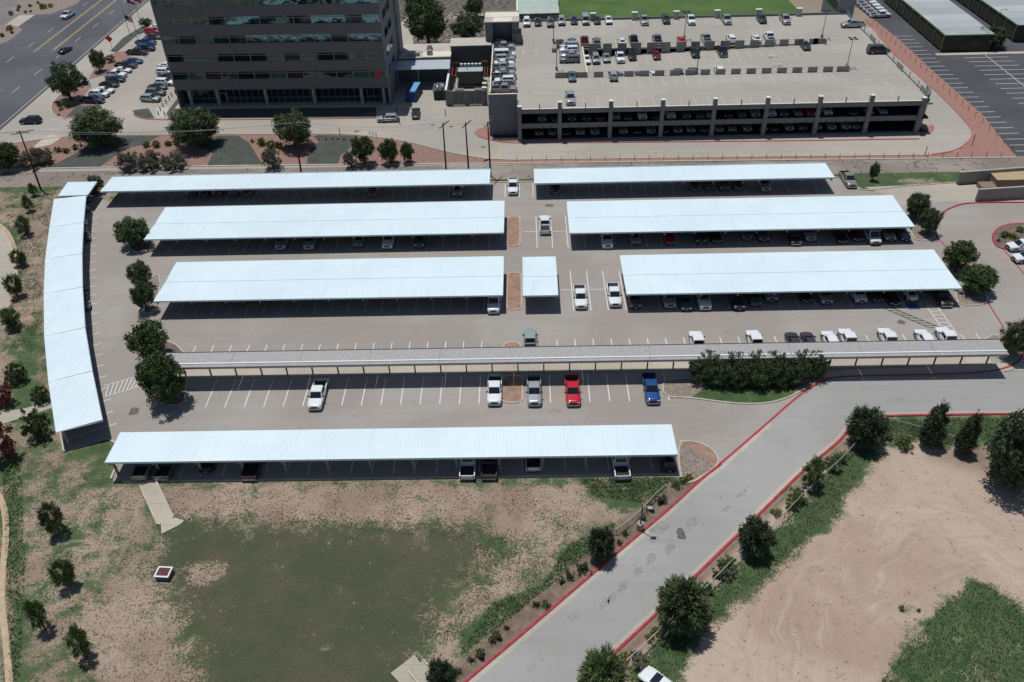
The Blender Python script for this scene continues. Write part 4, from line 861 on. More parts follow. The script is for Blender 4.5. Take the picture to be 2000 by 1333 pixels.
# small buildings at the top
lb = empty('low_building', 3.0, 243, 0, 0, 'low building with a pale green roof behind the rooftop parking', 'building')
m = MB(); m.box(-4.5, 7, -4, 20, 0, 6.3); m.build('wall', mat('tan wall', (.20, .18, .15), .8, var=.1), lb)
m = MB(); m.box(-4.2, 7.2, -4.2, 20, 6.32, 6.5); m.build('roof', mat('pale green roof', (.38, .46, .41), .8, var=.1, scale=.3), lb); m = MB(); m.box(-4.7, -4.22, -4.3, 20, 6.32, 7.0); m.build('parapet', M_white_trim, lb)
x, y = P(1668, 45); bt = empty('box_shelter', 81.3, 233, 0, 0, 'tall white topped grey stair enclosure at the far corner of the rooftop deck', 'stair enclosure')
xa, xb = P(1659, 30, 9)[0]-81.3, P(1690, 30, 9)[0]-81.3
m = MB(); m.box(xa, xb+.3, -1.2, 12, 0, 11.2); m.build('wall', mat('enclosure wall', (.23, .24, .26), .7), bt)
m = MB(); m.box(xa-.1, xb+.4, -1.3, 12.1, 11.22, 11.5); m.build('roof', M_white_trim, bt); m = MB(); m.box(xa-.06, xa-.01, -.5, 9, 7.3, 9.4); m.build('louvre', M_dark, bt)
# two dark timber-sided carports on the asphalt lot
M_pr = mat('grey sheet roof', (0.30, 0.34, 0.35), 0.6, col2=(0.40, 0.43, 0.43), scale=0.18, detail=6)
M_timb = mat('dark timber slats', (0.035, 0.030, 0.024), 0.9, col2=(0.07, 0.06, 0.045), scale=0.8)
M_grn = mat('green trim', (.17, .26, .11), .6)
for (xa, xb, ya, lab) in ((109.0, 121.6, 219.5, 'nearer'), (130.5, 143, 226.0, 'farther')):
    t = empty('timber_carport', (xa+xb)/2, ya+22, 0, 0, 'large carport with dark timber sides and grey sheet roof, the %s one' % lab, 'carport', 'timber sided carports on the asphalt lot')
    h = (xb-xa)/2
    for k in range(8):
        m = MB(); m.box(-h, h, -22+k*5.6, -22+k*5.6+5.55, 4.3, 4.45); m.build('roof_sheet', mat('sheet roof %d' % (k % 3), (0.33+.04*(k % 3), 0.37+.04*(k % 3), 0.38+.035*(k % 3)), .6, var=.06, scale=.2), t)
    m = MB(); m.box(-h-.1, h+.1, -22.1, -22.0, 4.15, 4.5); m.box(-h-.1, -h, -22, 22.8, 4.15, 4.5); m.build('roof_trim', M_grn, t)
    m = MB(); m.box(-h, h, -21.9, -21.7, .1, 3.9); m.box(-h, -h+.15, -21.6, 22.5, .5, 3.9); m.build('side_panel', M_timb, t)
    for k in range(9): m = MB(); m.box(-h-.18, -h-.03, -21.8+k*5.5, -21.6+k*5.5, 0, 4.14); m.build('post', M_grn, t)
# kerb with tan border at the timber carport
m = MB(); m.box(107, 150, 217.0, 218.6, 0, .12); st('kerb_strip', m, M_walk)
# ================= loading ramp at the right edge =================
def wallseg(a, b, h0, h1, th, label):
    t = empty('retaining_wall', a[0], a[1], 0, 0, label, 'wall', 'retaining walls of the truck ramp'); b = (b[0]-a[0], b[1]-a[1])
    d = Vector(b).normalized(); n = Vector((-d.y, d.x))*th
    m = MB(); m.hexa([(0, 0, 0), (b[0], b[1], 0), (b[0]+n.x, b[1]+n.y, 0), (n.x, n.y, 0)], [(0, 0, h0), (b[0], b[1], h1), (b[0]+n.x, b[1]+n.y, h1), (n.x, n.y, h0)]); m.build('wall', mat('ramp wall concrete', (.27, .255, .24), .9, var=.12, scale=.6), t)
    n2 = n*1.15; m = MB(); m.hexa([(0, 0, h0+.01), (b[0], b[1], h1+.01), (b[0]+n2.x, b[1]+n2.y, h1+.01), (n2.x, n2.y, h0+.01)], [(0, 0, h0+.1), (b[0], b[1], h1+.1), (b[0]+n2.x, b[1]+n2.y, h1+.1), (n2.x, n2.y, h0+.1)]); m.build('coping', M_walk, t)
wallseg(P(1868, 361), P(2150, 341), 2.5, 2.7, .35, 'long rear concrete retaining wall of the truck ramp')
wallseg(P(1905, 394), P(2150, 380), 2.4, 2.5, .35, 'front concrete retaining wall of the ramp beside the red kerb')
db = empty('concrete_dock', *P(1975, 366), 0, 0, 'tan topped raised concrete dock inside the truck ramp', 'dock')
m = MB(); m.box(-3.6, 12, -.8, 3.2, 0, 1.9); m.box(-6.4, -3.61, -1.6, .8, 0, .9); m.build('dock_body', mat('dock side', (.22, .18, .13), .9), db); m = MB(); m.box(-3.65, 12, -.85, 3.25, 1.91, 2.05); m.build('dock_top', mat('dock top', (.42, .32, .19), .9, var=.1), db)
# drain box and concrete chutes in the field
x, y = P(313, 1133); dr = empty('drain_inlet', x+.35, y, 0, R(-4), 'concrete drain box with a white rim and rusty red grate on the lawn', 'drain box')
m = MB(); m.box(-1.15, 1.15, -.2, 1.7, 0, .95); m.build('box', mat('drain box grey', (.12, .125, .13), .8), dr)
m = MB(); m.box(-1.25, 1.25, -.3, -.02, .96, 1.08); m.box(-1.25, 1.25, 1.6, 1.85, .96, 1.08); m.box(-1.25, -1.0, -.02, 1.6, .96, 1.08); m.box(1.0, 1.25, -.02, 1.6, .96, 1.08); m.build('rim', M_white_trim, dr)
m = MB(); m.box(-.99, .99, -.01, 1.59, .962, .99)
for k in range(6): m.box(-.98, .98, .05+k*.26, .17+k*.26, .991, 1.04)
m.build('grate', mat('rust red grate', (.13, .03, .03), .7, var=.25, scale=3), dr)
dr.scale = (.68, .68, .72)
def chute(px, label, lip=None):
    pl = PG(px); c = pl[0]; t = empty('drain_chute', c[0], c[1], 0, 0, label, 'drain chute', 'concrete drainage chutes')
    q = [(p[0]-c[0], p[1]-c[1]) for p in pl]; m = MB(); m.strip(q, 1.7, .02, .10); m.build('chute_floor', M_walk, t)
    for s in (-1, 1): m = MB(); m.strip(q, .2, .0, .30, side=s*.95); m.build('side_kerb', M_kerb, t)
    if lip: l = [(p[0]-c[0], p[1]-c[1]) for p in PG(lip)]; m = MB(); m.prism(l, .01, .105); m.build('splash_apron', M_walk, t)
chute([(290, 945), (296, 960), (308, 985), (324, 1020)], 'concrete chute running down from the front carport into the dirt', [(314, 1018), (342, 1012), (360, 1018), (352, 1026), (316, 1044)])
chute([(860, 1360), (832, 1325), (812, 1302)], 'concrete chute at the bottom edge beside the spiky tree', [(763, 1316), (810, 1280), (822, 1298), (816, 1304), (845, 1340), (790, 1345)])
# ================= vehicles =================
def paint(name, c, metal=0.0, rough=0.32): return mat('paint '+name, c, rough, metal, coat=0.6)
PT = {'white': paint('white', (.74, .78, .80)), 'silver': paint('silver', (.40, .42, .44), .35), 'grey': paint('grey', (.15, .155, .16), .3),
      'dark grey': paint('dark grey', (.055, .058, .062), .3), 'black': paint('black', (.012, .012, .013)), 'navy': paint('navy', (.018, .026, .065), .2),
      'blue': paint('blue', (.015, .075, .26), .2), 'red': paint('red', (.50, .012, .030)), 'dark red': paint('dark red', (.17, .010, .022), .2),
      'teal': paint('teal', (.10, .17, .19), .4), 'tan': paint('tan', (.32, .29, .25), .3), 'green': paint('green', (.16, .21, .20), .3),
      'brown': paint('brown', (.06, .045, .035), .3), 'purple grey': paint('purple grey', (.075, .055, .075), .3), 'pale green': paint('pale green', (.33, .40, .39), .2)}
M_cg = mat('car glass', (0.012, 0.018, 0.022), 0.06, spec=0.8)
M_tyre = mat('tyre rubber', (.018, .018, .018), .85); M_rim = mat('wheel rim', (.38, .39, .40), .35, .7)
M_blk = mat('black plastic', (.02, .02, .021), .6); M_chrome = mat('bumper chrome', (.45, .46, .47), .25, .8)
M_lamp = mat('headlight lens', (.62, .66, .68), .15); M_tail = mat('tail light lens', (.35, .01, .012), .2)
M_plate = mat('plate', (.6, .6, .58), .6); M_bed = mat('bed liner', (.03, .03, .032), .8)
def interp(pts, x):
    if x <= pts[0][0]: return pts[0][1]
    for (a, b), (c, d) in zip(pts, pts[1:]):
        if x <= c: return b+(d-b)*(x-a)/(c-a)
    return pts[-1][1]
def loft_body(L, W, zc, top, wheels, xs0=None, xs1=None, taper=.16):
    xs0 = -L/2 if xs0 is None else xs0; xs1 = L/2 if xs1 is None else xs1
    st_ = set(np.round(np.linspace(xs0, xs1, 19), 3))
    for e in (.04, .12, .25): st_ |= {round(xs0+e, 3), round(xs1-e, 3)}
    rw = .47
    for w_ in wheels:
        for a in (-1, -.97, -.75, -.4, 0, .4, .75, .97, 1): st_.add(round(w_+a*rw, 3))
    for p in top: st_.add(round(p[0], 3))
    xs = sorted(x for x in st_ if xs0-1e-6 <= x <= xs1+1e-6); m = MB(); rings = []
    for x in xs:
        e = min(x-(-L/2), L/2-x) if True else 0; wd = W/2*(1-taper*max(0, 1-e/.75)**2); zt = interp(top, x)
        if e < .05: zt -= .10
        elif e < .15: zt -= .03
        zb = zc+(.12 if e < .1 else 0)
        for w_ in wheels:
            d = abs(x-w_)
            if d < rw-.003: zb = max(zb, .36+math.sqrt(max(0, rw*rw-d*d))*.92)
        zb = min(zb, zt-.18); zm = zb+(zt-zb)*.5
        half = [(wd*.90, zb), (wd*.995, zb+.03), (wd, zm), (wd*.975, zt-.08), (wd*.90, zt-.005), (wd*.45, zt+.022), (0, zt+.03)]
        ring = [(-y, z) for y, z in half[::-1][1:]][::-1]+half[::-1][0:] if False else [(y, z) for y, z in half]+[(-y, z) for y, z in half[::-1][1:]]
        rings.append([(x, y, z) for y, z in ring])
    n = len(rings[0]); k = 0
    for r in rings: m.v += r
    for i in range(len(rings)-1):
        for j in range(n-1): m.f.append((i*n+j, i*n+j+1, (i+1)*n+j+1, (i+1)*n+j)); m.m.append(0)
        m.f.append((i*n+n-1, i*n, (i+1)*n, (i+1)*n+n-1)); m.m.append(1)
    m.f.append(tuple(range(n))[::-1]); m.m.append(0); m.f.append(tuple((len(rings)-1)*n+j for j in range(n))); m.m.append(0)
    return m
def wheel_mesh():
    m = MB(); m.tube([(0, -.13, 0), (0, -.09, 0), (0, .09, 0), (0, .13, 0)], [.34, .38, .38, .34], 16)
    r = MB(); r.tube([(0, -.135, 0), (0, .135, 0)], .22, 12)
    for k in range(5):
        a = k*1.2566; r.hexa([(.02*math.cos(a)-.03*math.sin(a), -.142, .02*math.sin(a)+.03*math.cos(a)), (.2*math.cos(a)-.03*math.sin(a), -.142, .2*math.sin(a)+.03*math.cos(a)), (.2*math.cos(a)+.03*math.sin(a), -.142, .2*math.sin(a)-.03*math.cos(a))], [(.02*math.cos(a)-.03*math.sin(a), .142, .02*math.sin(a)+.03*math.cos(a)), (.2*math.cos(a)-.03*math.sin(a), .142, .2*math.sin(a)+.03*math.cos(a)), (.2*math.cos(a)+.03*math.sin(a), .142, .2*math.sin(a)-.03*math.cos(a))])
    return m, r
_wm, _rm = wheel_mesh(); WT = _wm.build('wheel', M_tyre, smooth=False); RT = _rm.build('rim', M_rim)
WM, RM = WT.data, RT.data; bpy.data.objects.remove(WT); bpy.data.objects.remove(RT)
def olink(o):                                   # slot 0 takes its material from the object, so copies share the mesh
    o.material_slots[0].link = 'OBJECT'; o.material_slots[0].material = PT['white']; return o
def vehicle(kind):
    t = bpy.data.objects.new(kind, None); COL.objects.link(t); t.empty_display_size = .5
    if kind == 'pickup_truck': L, W, wh = 5.85, 2.02, (1.85, -1.75); top = [(-2.93, .98), (-.76, 1.0), (-.75, 1.16), (1.1, 1.18), (1.3, 1.16), (2.6, 1.05), (2.93, .92)]; cab = (-.78, -.60, .80, 1.42, 1.16, 1.90, .93, .80)
    if kind == 'suv': L, W, wh = 4.85, 1.94, (1.45, -1.42); top = [(-2.43, .95), (-2.2, 1.10), (.9, 1.12), (1.25, 1.08), (2.2, .98), (2.43, .82)]; cab = (-2.30, -2.02, .42, 1.18, 1.09, 1.72, .88, .70)
    if kind == 'sedan': L, W, wh = 4.85, 1.85, (1.45, -1.40); top = [(-2.43, .86), (-2.2, .98), (-1.5, 1.0), (.9, .96), (1.3, .93), (2.2, .80), (2.43, .66)]; cab = (-1.78, -1.02, .22, 1.12, .96, 1.42, .82, .60)
    if kind == 'van': L, W, wh = 5.3, 2.0, (1.75, -1.65); top = [(-2.65, 1.0), (-2.5, 1.15), (1.4, 1.15), (1.8, 1.1), (2.4, 1.0), (2.65, .8)]; cab = (-2.58, -2.50, .95, 1.75, 1.12, 2.02, .93, .84)
    H = cab[5]; pick = kind == 'pickup_truck'
    b = loft_body(L, W, .30, top, wh, xs0=(-.80 if pick else None)).build('body', [PT['white'], M_blk], t, smooth=True); olink(b)
    x0, x1, x2, x3, zb, zr, wb, wt = cab; rf = .10
    def sec(x, z, w_): return (x, w_, z)
    c = MB(); lo = [(x0, wb*.93), (x0+.10, wb), (x3-.45, wb), (x3, wb*.90)]; hi = [(x1, wt*.94), (x1+.10, wt), (x2-.25, wt), (x2, wt*.95)]
    k = 0; rl = [(x, y, zb) for x, y in lo]+[(x, -y, zb) for x, y in lo[::-1]]; rh = [(x, y, zr-rf) for x, y in hi]+[(x, -y, zr-rf) for x, y in hi[::-1]]
    cxm = (x1+x2)/2; rt = [(cxm+(x-cxm)*.95, y*.90, zr-.02) for x, y, z in rh]; rt2 = [(cxm+(x-cxm)*.6, y*.5, zr) for x, y, z in rh]
    n = 8; c.v = rl+rh+rt+rt2
    for s in range(3):
        for i in range(n): j = (i+1) % n; c.f.append((s*n+j, s*n+i, (s+1)*n+i, (s+1)*n+j)); c.m.append(0)
    c.f.append(tuple(range(4*n-1, 3*n-1, -1))); c.m.append(0); olink(c.build('cab' if pick else 'cabin', [PT['white']], t, smooth=False))
    def lerp3(a, b_, t_): return tuple(a[q]+(b_[q]-a[q])*t_ for q in range(3))
    def pane(name, A, B, C, D, mu=.06, mv0=.06, mv1=.03, off=.012):
        """A,B bottom  C,D top (C above B)"""
        a, b_ = lerp3(A, B, mu), lerp3(A, B, 1-mu); d_, c_ = lerp3(D, C, mu), lerp3(D, C, 1-mu)
        p = [lerp3(a, d_, mv0), lerp3(b_, c_, mv0), lerp3(b_, c_, 1-mv1), lerp3(a, d_, 1-mv1)]
        nn = (Vector(p[1])-Vector(p[0])).cross(Vector(p[3])-Vector(p[0])).normalized(); ce_ = Vector((cxm, 0, zb))
        if nn.dot(Vector(p[0])-ce_) < 0: nn = -nn
        m = MB(); f_ = [tuple(Vector(q)+nn*off) for q in p]; bk = [tuple(Vector(q)-nn*.01) for q in p]; m.hexa(bk, f_); return m.build(name, M_cg, t)
    pane('windshield', rl[3], rl[4], rh[4], rh[3], .03, .04, .0)
    pane('rear_window', rl[7], rl[0], rh[0], rh[7], .07, (.45 if kind in ('van', 'suv') else .15), .05)
    for s in (0, 1):
        A, B, C, D = (rl[1], rl[2], rh[2], rh[1]) if s == 0 else (rl[6], rl[5], rh[5], rh[6])
        mp = {'pickup_truck': .46, 'suv': .58, 'sedan': .48, 'van': .66}[kind]
        mB, mD = lerp3(A, B, mp), lerp3(D, C, mp)
        pane('side_window', A, mB, mD, D, .05, .12, .10); pane('side_window', mB, B, C, mD, .05, .12, .10)
    if pick:
        m = MB(); w2 = W/2-.02; bx0, bx1 = -2.90, -.82
        for s in (-1, 1):
            ys = sorted((s*w2, s*(w2-.13)))
            m.box(bx0, bx1, ys[0], ys[1], .62, 1.06); a0, a1 = wh[1]-.45, wh[1]+.45
            m.box(bx0+.02, a0, ys[0]+.005, ys[1]-.005, .38, .62); m.box(a1, bx1, ys[0]+.005, ys[1]-.005, .38, .62)
            arch = [(wh[1]+.45*math.cos(q), .40+.45*math.sin(q)) for q in np.linspace(math.pi, 0, 9)]
        m.box(bx0-.04, bx0+.05, -w2+.02, w2-.02, .55, 1.04); m.box(bx1-.06, bx1, -w2+.13, w2-.13, .62, 1.02)
        m.box(bx0+.05, bx1-.06, -w2+.13, w2-.13, .58, .66, 1)
        for s in (-1, 1): m.box(wh[1]-.4, wh[1]+.4, min(s*(w2-.13), s*(w2-.33)), max(s*(w2-.13), s*(w2-.33)), .66, .86, 1)
        m.box(bx0+.1, bx1+.1, -.55, .55, .3, .55, 1); olink(m.build('cargo_bed', [PT['white'], M_bed], t))
    for x in wh:
        for s in (-1, 1):
            o = bpy.data.objects.new('wheel', WM); COL.objects.link(o); o.parent = t; o.location = (x, s*(W/2-.14), .38)
            r = bpy.data.objects.new('rim', RM); COL.objects.link(r); r.parent = o
    zh = interp(top, L/2-.3)
    for s in (-1, 1):
        y0, y1 = sorted((s*(W/2-.16), s*(W/2-.52))); m = MB(); m.box(L/2-.17, L/2-.02, y0, y1, zh-.33, zh-.14); m.build('headlight', M_lamp, t)
        y0, y1 = sorted((s*(W/2-.10), s*(W/2-.30))); zt = interp(top, -L/2+.3); m = MB(); m.box(-L/2-.02, -L/2+.1, y0, y1, zt-.38 if not pick else .72, zt-.08 if not pick else 1.02); m.build('tail_light', M_tail, t)
        m = MB(); xm = x3-.38; y0, y1 = sorted((s*(W/2-.10), s*(W/2+.17))); m.box(xm-.06, xm+.09, y0, y1, zb-.02, zb+.16); m.build('wing_mirror', M_blk, t)
    m = MB(); m.box(L/2-.06, L/2+.015, -W*.24, W*.24, zh-.40, zh-.13); m.build('grille', M_blk, t)
    m = MB(); m.box(L/2-.16, L/2+.05, -W*.42, W*.42, .34, .54); m.build('front_bumper', M_chrome if pick else M_blk, t)
    m = MB(); m.box(-L/2-.06, -L/2+.12, -W*.42, W*.42, .36, .56); m.build('rear_bumper', M_chrome if pick else M_blk, t)
    for s in (1, -1): m = MB(); xx = s*(L/2+.055); m.box(min(xx, xx+s*.01), max(xx, xx+s*.01), -.22, .22, .42, .53); m.build('licence_plate', M_plate, t)
    t['L'] = L; t['W'] = W
    return t
PROTO = {k: vehicle(k) for k in ('pickup_truck', 'suv', 'sedan', 'van')}
DIM = {k: (v['L'], v['W']) for k, v in PROTO.items()}
for v in PROTO.values(): del v['L']; del v['W']
# service truck: pickup with a rack body
KW = {'P': 'pickup_truck', 'U': 'suv', 'S': 'sedan', 'V': 'van'}
CAT = {'P': 'pickup truck', 'U': 'suv', 'S': 'car', 'V': 'van'}
used = set()
def add_vehicle(k, col, x, y, z, rz, label, group):
    src = PROTO[KW[k]]; mt = PT[col]
    if KW[k] in used: r = copy_thing(src, x, y, z, rz, label, group=group)
    else:
        used.add(KW[k]); r = src; r.location = (x, y, z); r.rotation_euler = (0, 0, rz); r['label'] = label
        if group: r['group'] = group
    r['category'] = CAT[k]
    for c in r.children:
        if c.name.split('.')[0] in ('body', 'cab', 'cabin', 'cargo_bed'): c.material_slots[0].link = 'OBJECT'; c.material_slots[0].material = mt
    return r
HD = {'N': 90, 'S': -90, 'E': 0, 'W': 180}
NOUN = {'P': 'pickup truck', 'U': 'SUV', 'S': 'sedan', 'V': 'van'}
def park(items, where, group, z=0.012, left='left', fmt=None, yabs=None, dirdef='S', zf=None):
    """items: (kind, colour, u, v[, heading, extra]); v = lowest pixel of the car's footprint"""
    n = len(items)
    for i, it in enumerate(items):
        k, c, u, v = it[:4]; hd = it[4] if len(it) > 4 and it[4] is not None else dirdef
        zz = zf(u, v) if zf else z; x, y = P(u, v, zz); L, W = DIM[KW[k]]; a = HD.get(hd, hd) if isinstance(hd, str) else hd
        ra = R(a); hy = abs(math.sin(ra))*L/2+abs(math.cos(ra))*W/2
        y = (it[5] if len(it) > 5 else yabs if yabs is not None else y)+hy; a += random.uniform(-1.0, 1.0)
        lab = (fmt or '{c} {n}, {o} from the {l} {w}').format(c=c, n=NOUN[k], o=ORD[i], l=left, w=where)
        lab = lab.replace('first from the ', 'farthest ').replace('farthest left', 'leftmost').replace('farthest right', 'rightmost').replace('farthest front', 'nearest the camera').replace('farthest bottom', 'lowest')
        add_vehicle(k, c, x, y, zz, R(a), lab, group)
G1 = 'vehicles parked under the back left carport'
park([('S', 'grey', 375, 386), ('U', 'dark grey', 399, 387), ('U', 'grey', 425, 386), ('S', 'silver', 455, 385), ('P', 'grey', 483, 384.5), ('P', 'grey', 728, 386.5), ('U', 'silver', 894, 387)], 'under the back left carport', G1)
park([('P', 'dark grey', 1085, 381), ('P', 'dark grey', 1358, 375), ('S', 'grey', 1386, 374), ('U', 'grey', 1415, 374.5), ('P', 'dark grey', 1443, 373), ('P', 'silver', 1496, 377)], 'under the back right carport', 'vehicles parked under the back right carport')
park([('P', 'silver', 548, 491), ('P', 'silver', 603, 491), ('S', 'silver', 699, 486), ('P', 'white', 757, 489), ('U', 'teal', 819, 487)], 'under the second left carport from the back', 'vehicles parked under the second left carport')
park([('P', 'white', 1187, 488.5), ('S', 'silver', 1242, 481), ('S', 'red', 1310, 481), ('U', 'dark grey', 1369, 479), ('S', 'black', 1400, 477), ('P', 'grey', 1459, 471), ('U', 'grey', 1492, 475), ('P', 'black', 1554, 482), ('P', 'silver', 1583, 474), ('S', 'black', 1645, 478), ('S', 'dark red', 1675, 474), ('V', 'white', 1710, 481), ('U', 'silver', 1739, 474), ('S', 'grey', 1769, 474)], 'under the second right carport', 'vehicles parked under the second right carport')
park([('S', 'white', 469, 596), ('S', 'silver', 534, 594), ('P', 'white', 964, 616)], 'under the left carport by the grey walkway', 'vehicles parked under the third left carport')
park([('U', 'grey', 1241, 606), ('P', 'silver', 1309, 605), ('S', 'teal', 1341, 610), ('P', 'white', 1377.5, 609), ('U', 'navy', 1443, 609), ('S', 'grey', 1476, 601), ('U', 'silver', 1507, 592.5), ('S', 'brown', 1576, 594), ('U', 'silver', 1615, 598), ('U', 'white', 1682, 596), ('S', 'dark grey', 1714, 593), ('S', 'black', 1748, 600), ('S', 'white', 1783, 592.5, 'N'), ('P', 'brown', 1848, 603)], 'under the right carport nearest the white cars', 'vehicles parked under the third right carport')
for q in [('P', 'white', 1002, 383.5, 'S', 'white pickup truck in the open gap between the two back carports'),
          ('P', 'white', 1065, 461, 'N', 'white pickup truck with an open black bed, parked alone in the centre aisle'),
          ('P', 'white', 1135, 607, 'S', 'white pickup truck with a dark sunroof, parked right of the small two-bay carport'),
          ('P', 'white', 1202, 603, 'S', 'white pickup truck with a grey bed cover, beside the left end of the right carport'),
          ('P', 'tan', 1664, 370, 'S', 'tan pickup truck by the grass at the right end of the back carports'),
          ('P', 'white', 615, 805, 'S', 'white pickup truck standing alone on the left, below the grey walkway'),
          ('P', 'white', 965.6, 796, 'S', 'white pickup truck just left of the lowest brown island'),
          ('P', 'silver', 1044, 797, 'S', 'silver pickup truck just right of the lowest brown island'),
          ('P', 'red', 1120, 797, 'S', 'bright red pickup truck below the grey walkway'),
          ('P', 'blue', 1275.5, 793, 'S', 'bright blue pickup truck beside the gravel bed and the hedge'),
          ('P', 'pale green', 1036, 699, 'N', 'pale green pickup truck behind the covered walkway at the centre'),
          ('S', 'dark grey', 121, 108, 80, 'dark grey sedan driving alone on the street'),
          ('U', 'black', 58, 244, 180, 'black SUV turning at the driveway mouth by the street'),
          ('S', 'black', 811, 235, -87, 'black sedan parked by the loading dock with the sun on its hood'),
          ('U', 'silver', 757, 240.5, 180, 'silver SUV with its rear hatch open beside two people'),
          ('P', 'silver', 1667, 55.5, 'W', 'silver pickup truck beside the tall stair enclosure on the rooftop'),
          ('V', 'dark grey', 1717, 107, 'E', 'dark grey minivan at the right edge of the rooftop deck'),
          ('S', 'white', 1298, 1390, 137, 'white car at the bottom edge beside the sandy field'),
          ('U', 'white', 1999, 494, 185, 'white SUV at the right edge by the circular drive, upper of two'),
          ('U', 'white', 2011, 517, 185, 'white SUV at the right edge by the circular drive, lower of two')]:
    k, c, u, v, hd, lab = q; zz = 6.712 if 'rooftop' in lab else .012
    x, y = P(u, v, zz); L, W = DIM[KW[k]]; a = HD.get(hd, hd) if isinstance(hd, str) else hd; ra = R(a)
    y += abs(math.sin(ra))*L/2+abs(math.cos(ra))*W/2; add_vehicle(k, c, x, y, zz, ra, lab, None)
park([('P', 'white', 1366, 695, 'N', 95.35), ('P', 'white', 1481, 695, 'N', 95.35), ('S', 'dark grey', 1557, 695, 'N', 95.9), ('S', 'purple grey', 1588, 695, 'N', 95.9), ('U', 'white', 1630, 695, 'N', 95.9), ('P', 'white', 1667, 695, 'N', 95.35), ('P', 'white', 1747, 695, 'N', 95.35), ('U', 'white', 1819, 695, 'N', 95.9), ('P', 'white', 1865, 695, 'N', 95.35)], 'in the open row behind the grey walkway', 'vehicles parked behind the covered walkway')
park([('P', 'silver', 273, 941), ('P', 'grey', 318, 942), ('S', 'black', 404, 927), ('P', 'navy', 488, 942), ('P', 'white', 913, 941), ('P', 'dark grey', 956, 941), ('P', 'white', 1042, 925), ('P', 'white', 1215, 941.5), ('U', 'black', 1307, 926)], 'under the long carport nearest the camera', 'vehicles backed under the front carport', dirdef='N')
# curved carport: noses peek out at the driveway side
cc = [('S', 'grey', 157, 388), ('U', 'dark grey', 145, 407), ('U', 'grey', 144, 425), ('S', 'white', 140, 452), ('U', 'silver', 140, 470), ('P', 'dark grey', 136, 486), ('S', 'grey', 133, 583), ('U', 'dark grey', 134, 604), ('U', 'grey', 139, 621)]
park(cc, 'under the curved left carport', 'vehicles under the curved left carport', left='top', dirdef=22)
# office forecourt
park([('S', 'white', 306, 60), ('U', 'red', 297, 69), ('S', 'dark grey', 299, 79), ('P', 'blue', 283, 91), ('U', 'navy', 284, 102), ('P', 'black', 266, 110), ('S', 'blue', 259, 127), ('P', 'dark grey', 244, 136), ('S', 'white', 237, 145), ('P', 'white', 223, 155), ('S', 'navy', 224, 163), ('S', 'black', 211, 173), ('S', 'white', 202, 185), ('U', 'white', 192, 193), ('P', 'navy', 178, 205)], 'along the street side of the office forecourt', 'cars along the street side of the forecourt', left='top', dirdef=-8)
park([('S', 'white', 325, 136), ('U', 'white', 322, 149), ('S', 'navy', 326, 158), ('U', 'white', 321, 170), ('S', 'dark grey', 306, 178), ('U', 'grey', 302, 190), ('U', 'silver', 292, 202)], 'beside the left corner of the offices', 'cars beside the office building', left='top', dirdef=-8)
# rooftop deck
Z6 = 6.712
park([('U', 'white', 1029, 54.5), ('S', 'navy', 1051, 53), ('U', 'green', 1075.6, 55.4), ('U', 'silver', 1097.5, 52), ('S', 'navy', 1121.8, 50), ('V', 'silver', 1144.7, 51), ('S', 'brown', 1167, 49.5), ('S', 'white', 1190, 49.5), ('P', 'silver', 1260, 51.6), ('U', 'dark grey', 1302.7, 49), ('P', 'white', 1352, 51), ('P', 'silver', 1422, 50.2), ('U', 'dark grey', 1491, 48), ('P', 'silver', 1538, 50.2)], 'along the grass edge of the rooftop deck', 'cars along the grass edge of the rooftop deck', z=Z6)
park([('S', 'black', 1093, 82), ('U', 'teal', 1116, 82), ('P', 'dark red', 1141, 84), ('U', 'grey', 1164, 83), ('S', 'white', 1213, 81), ('P', 'black', 1237, 84), ('P', 'grey', 1283, 83), ('S', 'red', 1329, 80), ('P', 'silver', 1379, 82), ('U', 'white', 1427, 81), ('S', 'white', 1476, 80), ('P', 'white', 1503, 80)], 'behind the tall panel row on the rooftop', 'cars behind the tall panels on the rooftop', z=Z6, dirdef='N', yabs=209.5)
park([('U', 'silver', 1112, 98), ('U', 'white', 1112, 106), ('S', 'silver', 1113, 115), ('U', 'grey', 1113, 124.5)], 'of the four by the ramp wall on the rooftop', 'four cars beside the ramp wall', z=Z6, left='back', dirdef='W')
rzf = lambda u, v: min(6.712, DZ+.012-max(0, 73.8-P(u, v, 5.3)[0])*.036)
park([('S', 'white', 1147, 128), ('U', 'silver', 1165, 127.5), ('S', 'silver', 1186, 124.5), ('P', 'white', 1213, 125.5), ('U', 'black', 1236, 120.5), ('S', 'dark red', 1284, 119), ('U', 'black', 1360, 115), ('P', 'black', 1414, 113.5), ('S', 'dark grey', 1577, 100)], 'on the sunken rooftop ramp', 'cars parked on the rooftop ramp', zf=rzf)
park([('S', 'dark grey', 1207, 141), ('S', 'dark grey', 1245, 143), ('S', 'white', 1273, 143.5), ('U', 'black', 1322, 142), ('U', 'dark grey', 1350, 141), ('U', 'white', 1402, 139)], 'tucked behind the low parapet panels on the rooftop', 'cars behind the low rooftop panels', zf=rzf, dirdef='N', yabs=190.7)
park([('S', 'teal', 1118, 162), ('U', 'silver', 1199, 161, 'N'), ('P', 'silver', 1114.8, 207.5)], 'of three on the front rooftop deck', 'cars on the front part of the rooftop', z=Z6)
park([('P', 'tan', 985, 183), ('S', 'navy', 985, 174), ('U', 'white', 986, 166, 'W'), ('P', 'grey', 984, 157.5), ('S', 'silver', 986, 149), ('P', 'silver', 983, 140), ('S', 'white', 985, 131), ('U', 'silver', 986, 123), ('V', 'white', 986, 115), ('S', 'grey', 984, 107), ('P', 'silver', 983, 99.5), ('U', 'black', 983, 91), ('S', 'blue', 975, 82)], 'in the packed row by the stair tower', 'cars in the packed row at the left of the rooftop', z=Z6, left='front', dirdef='E')
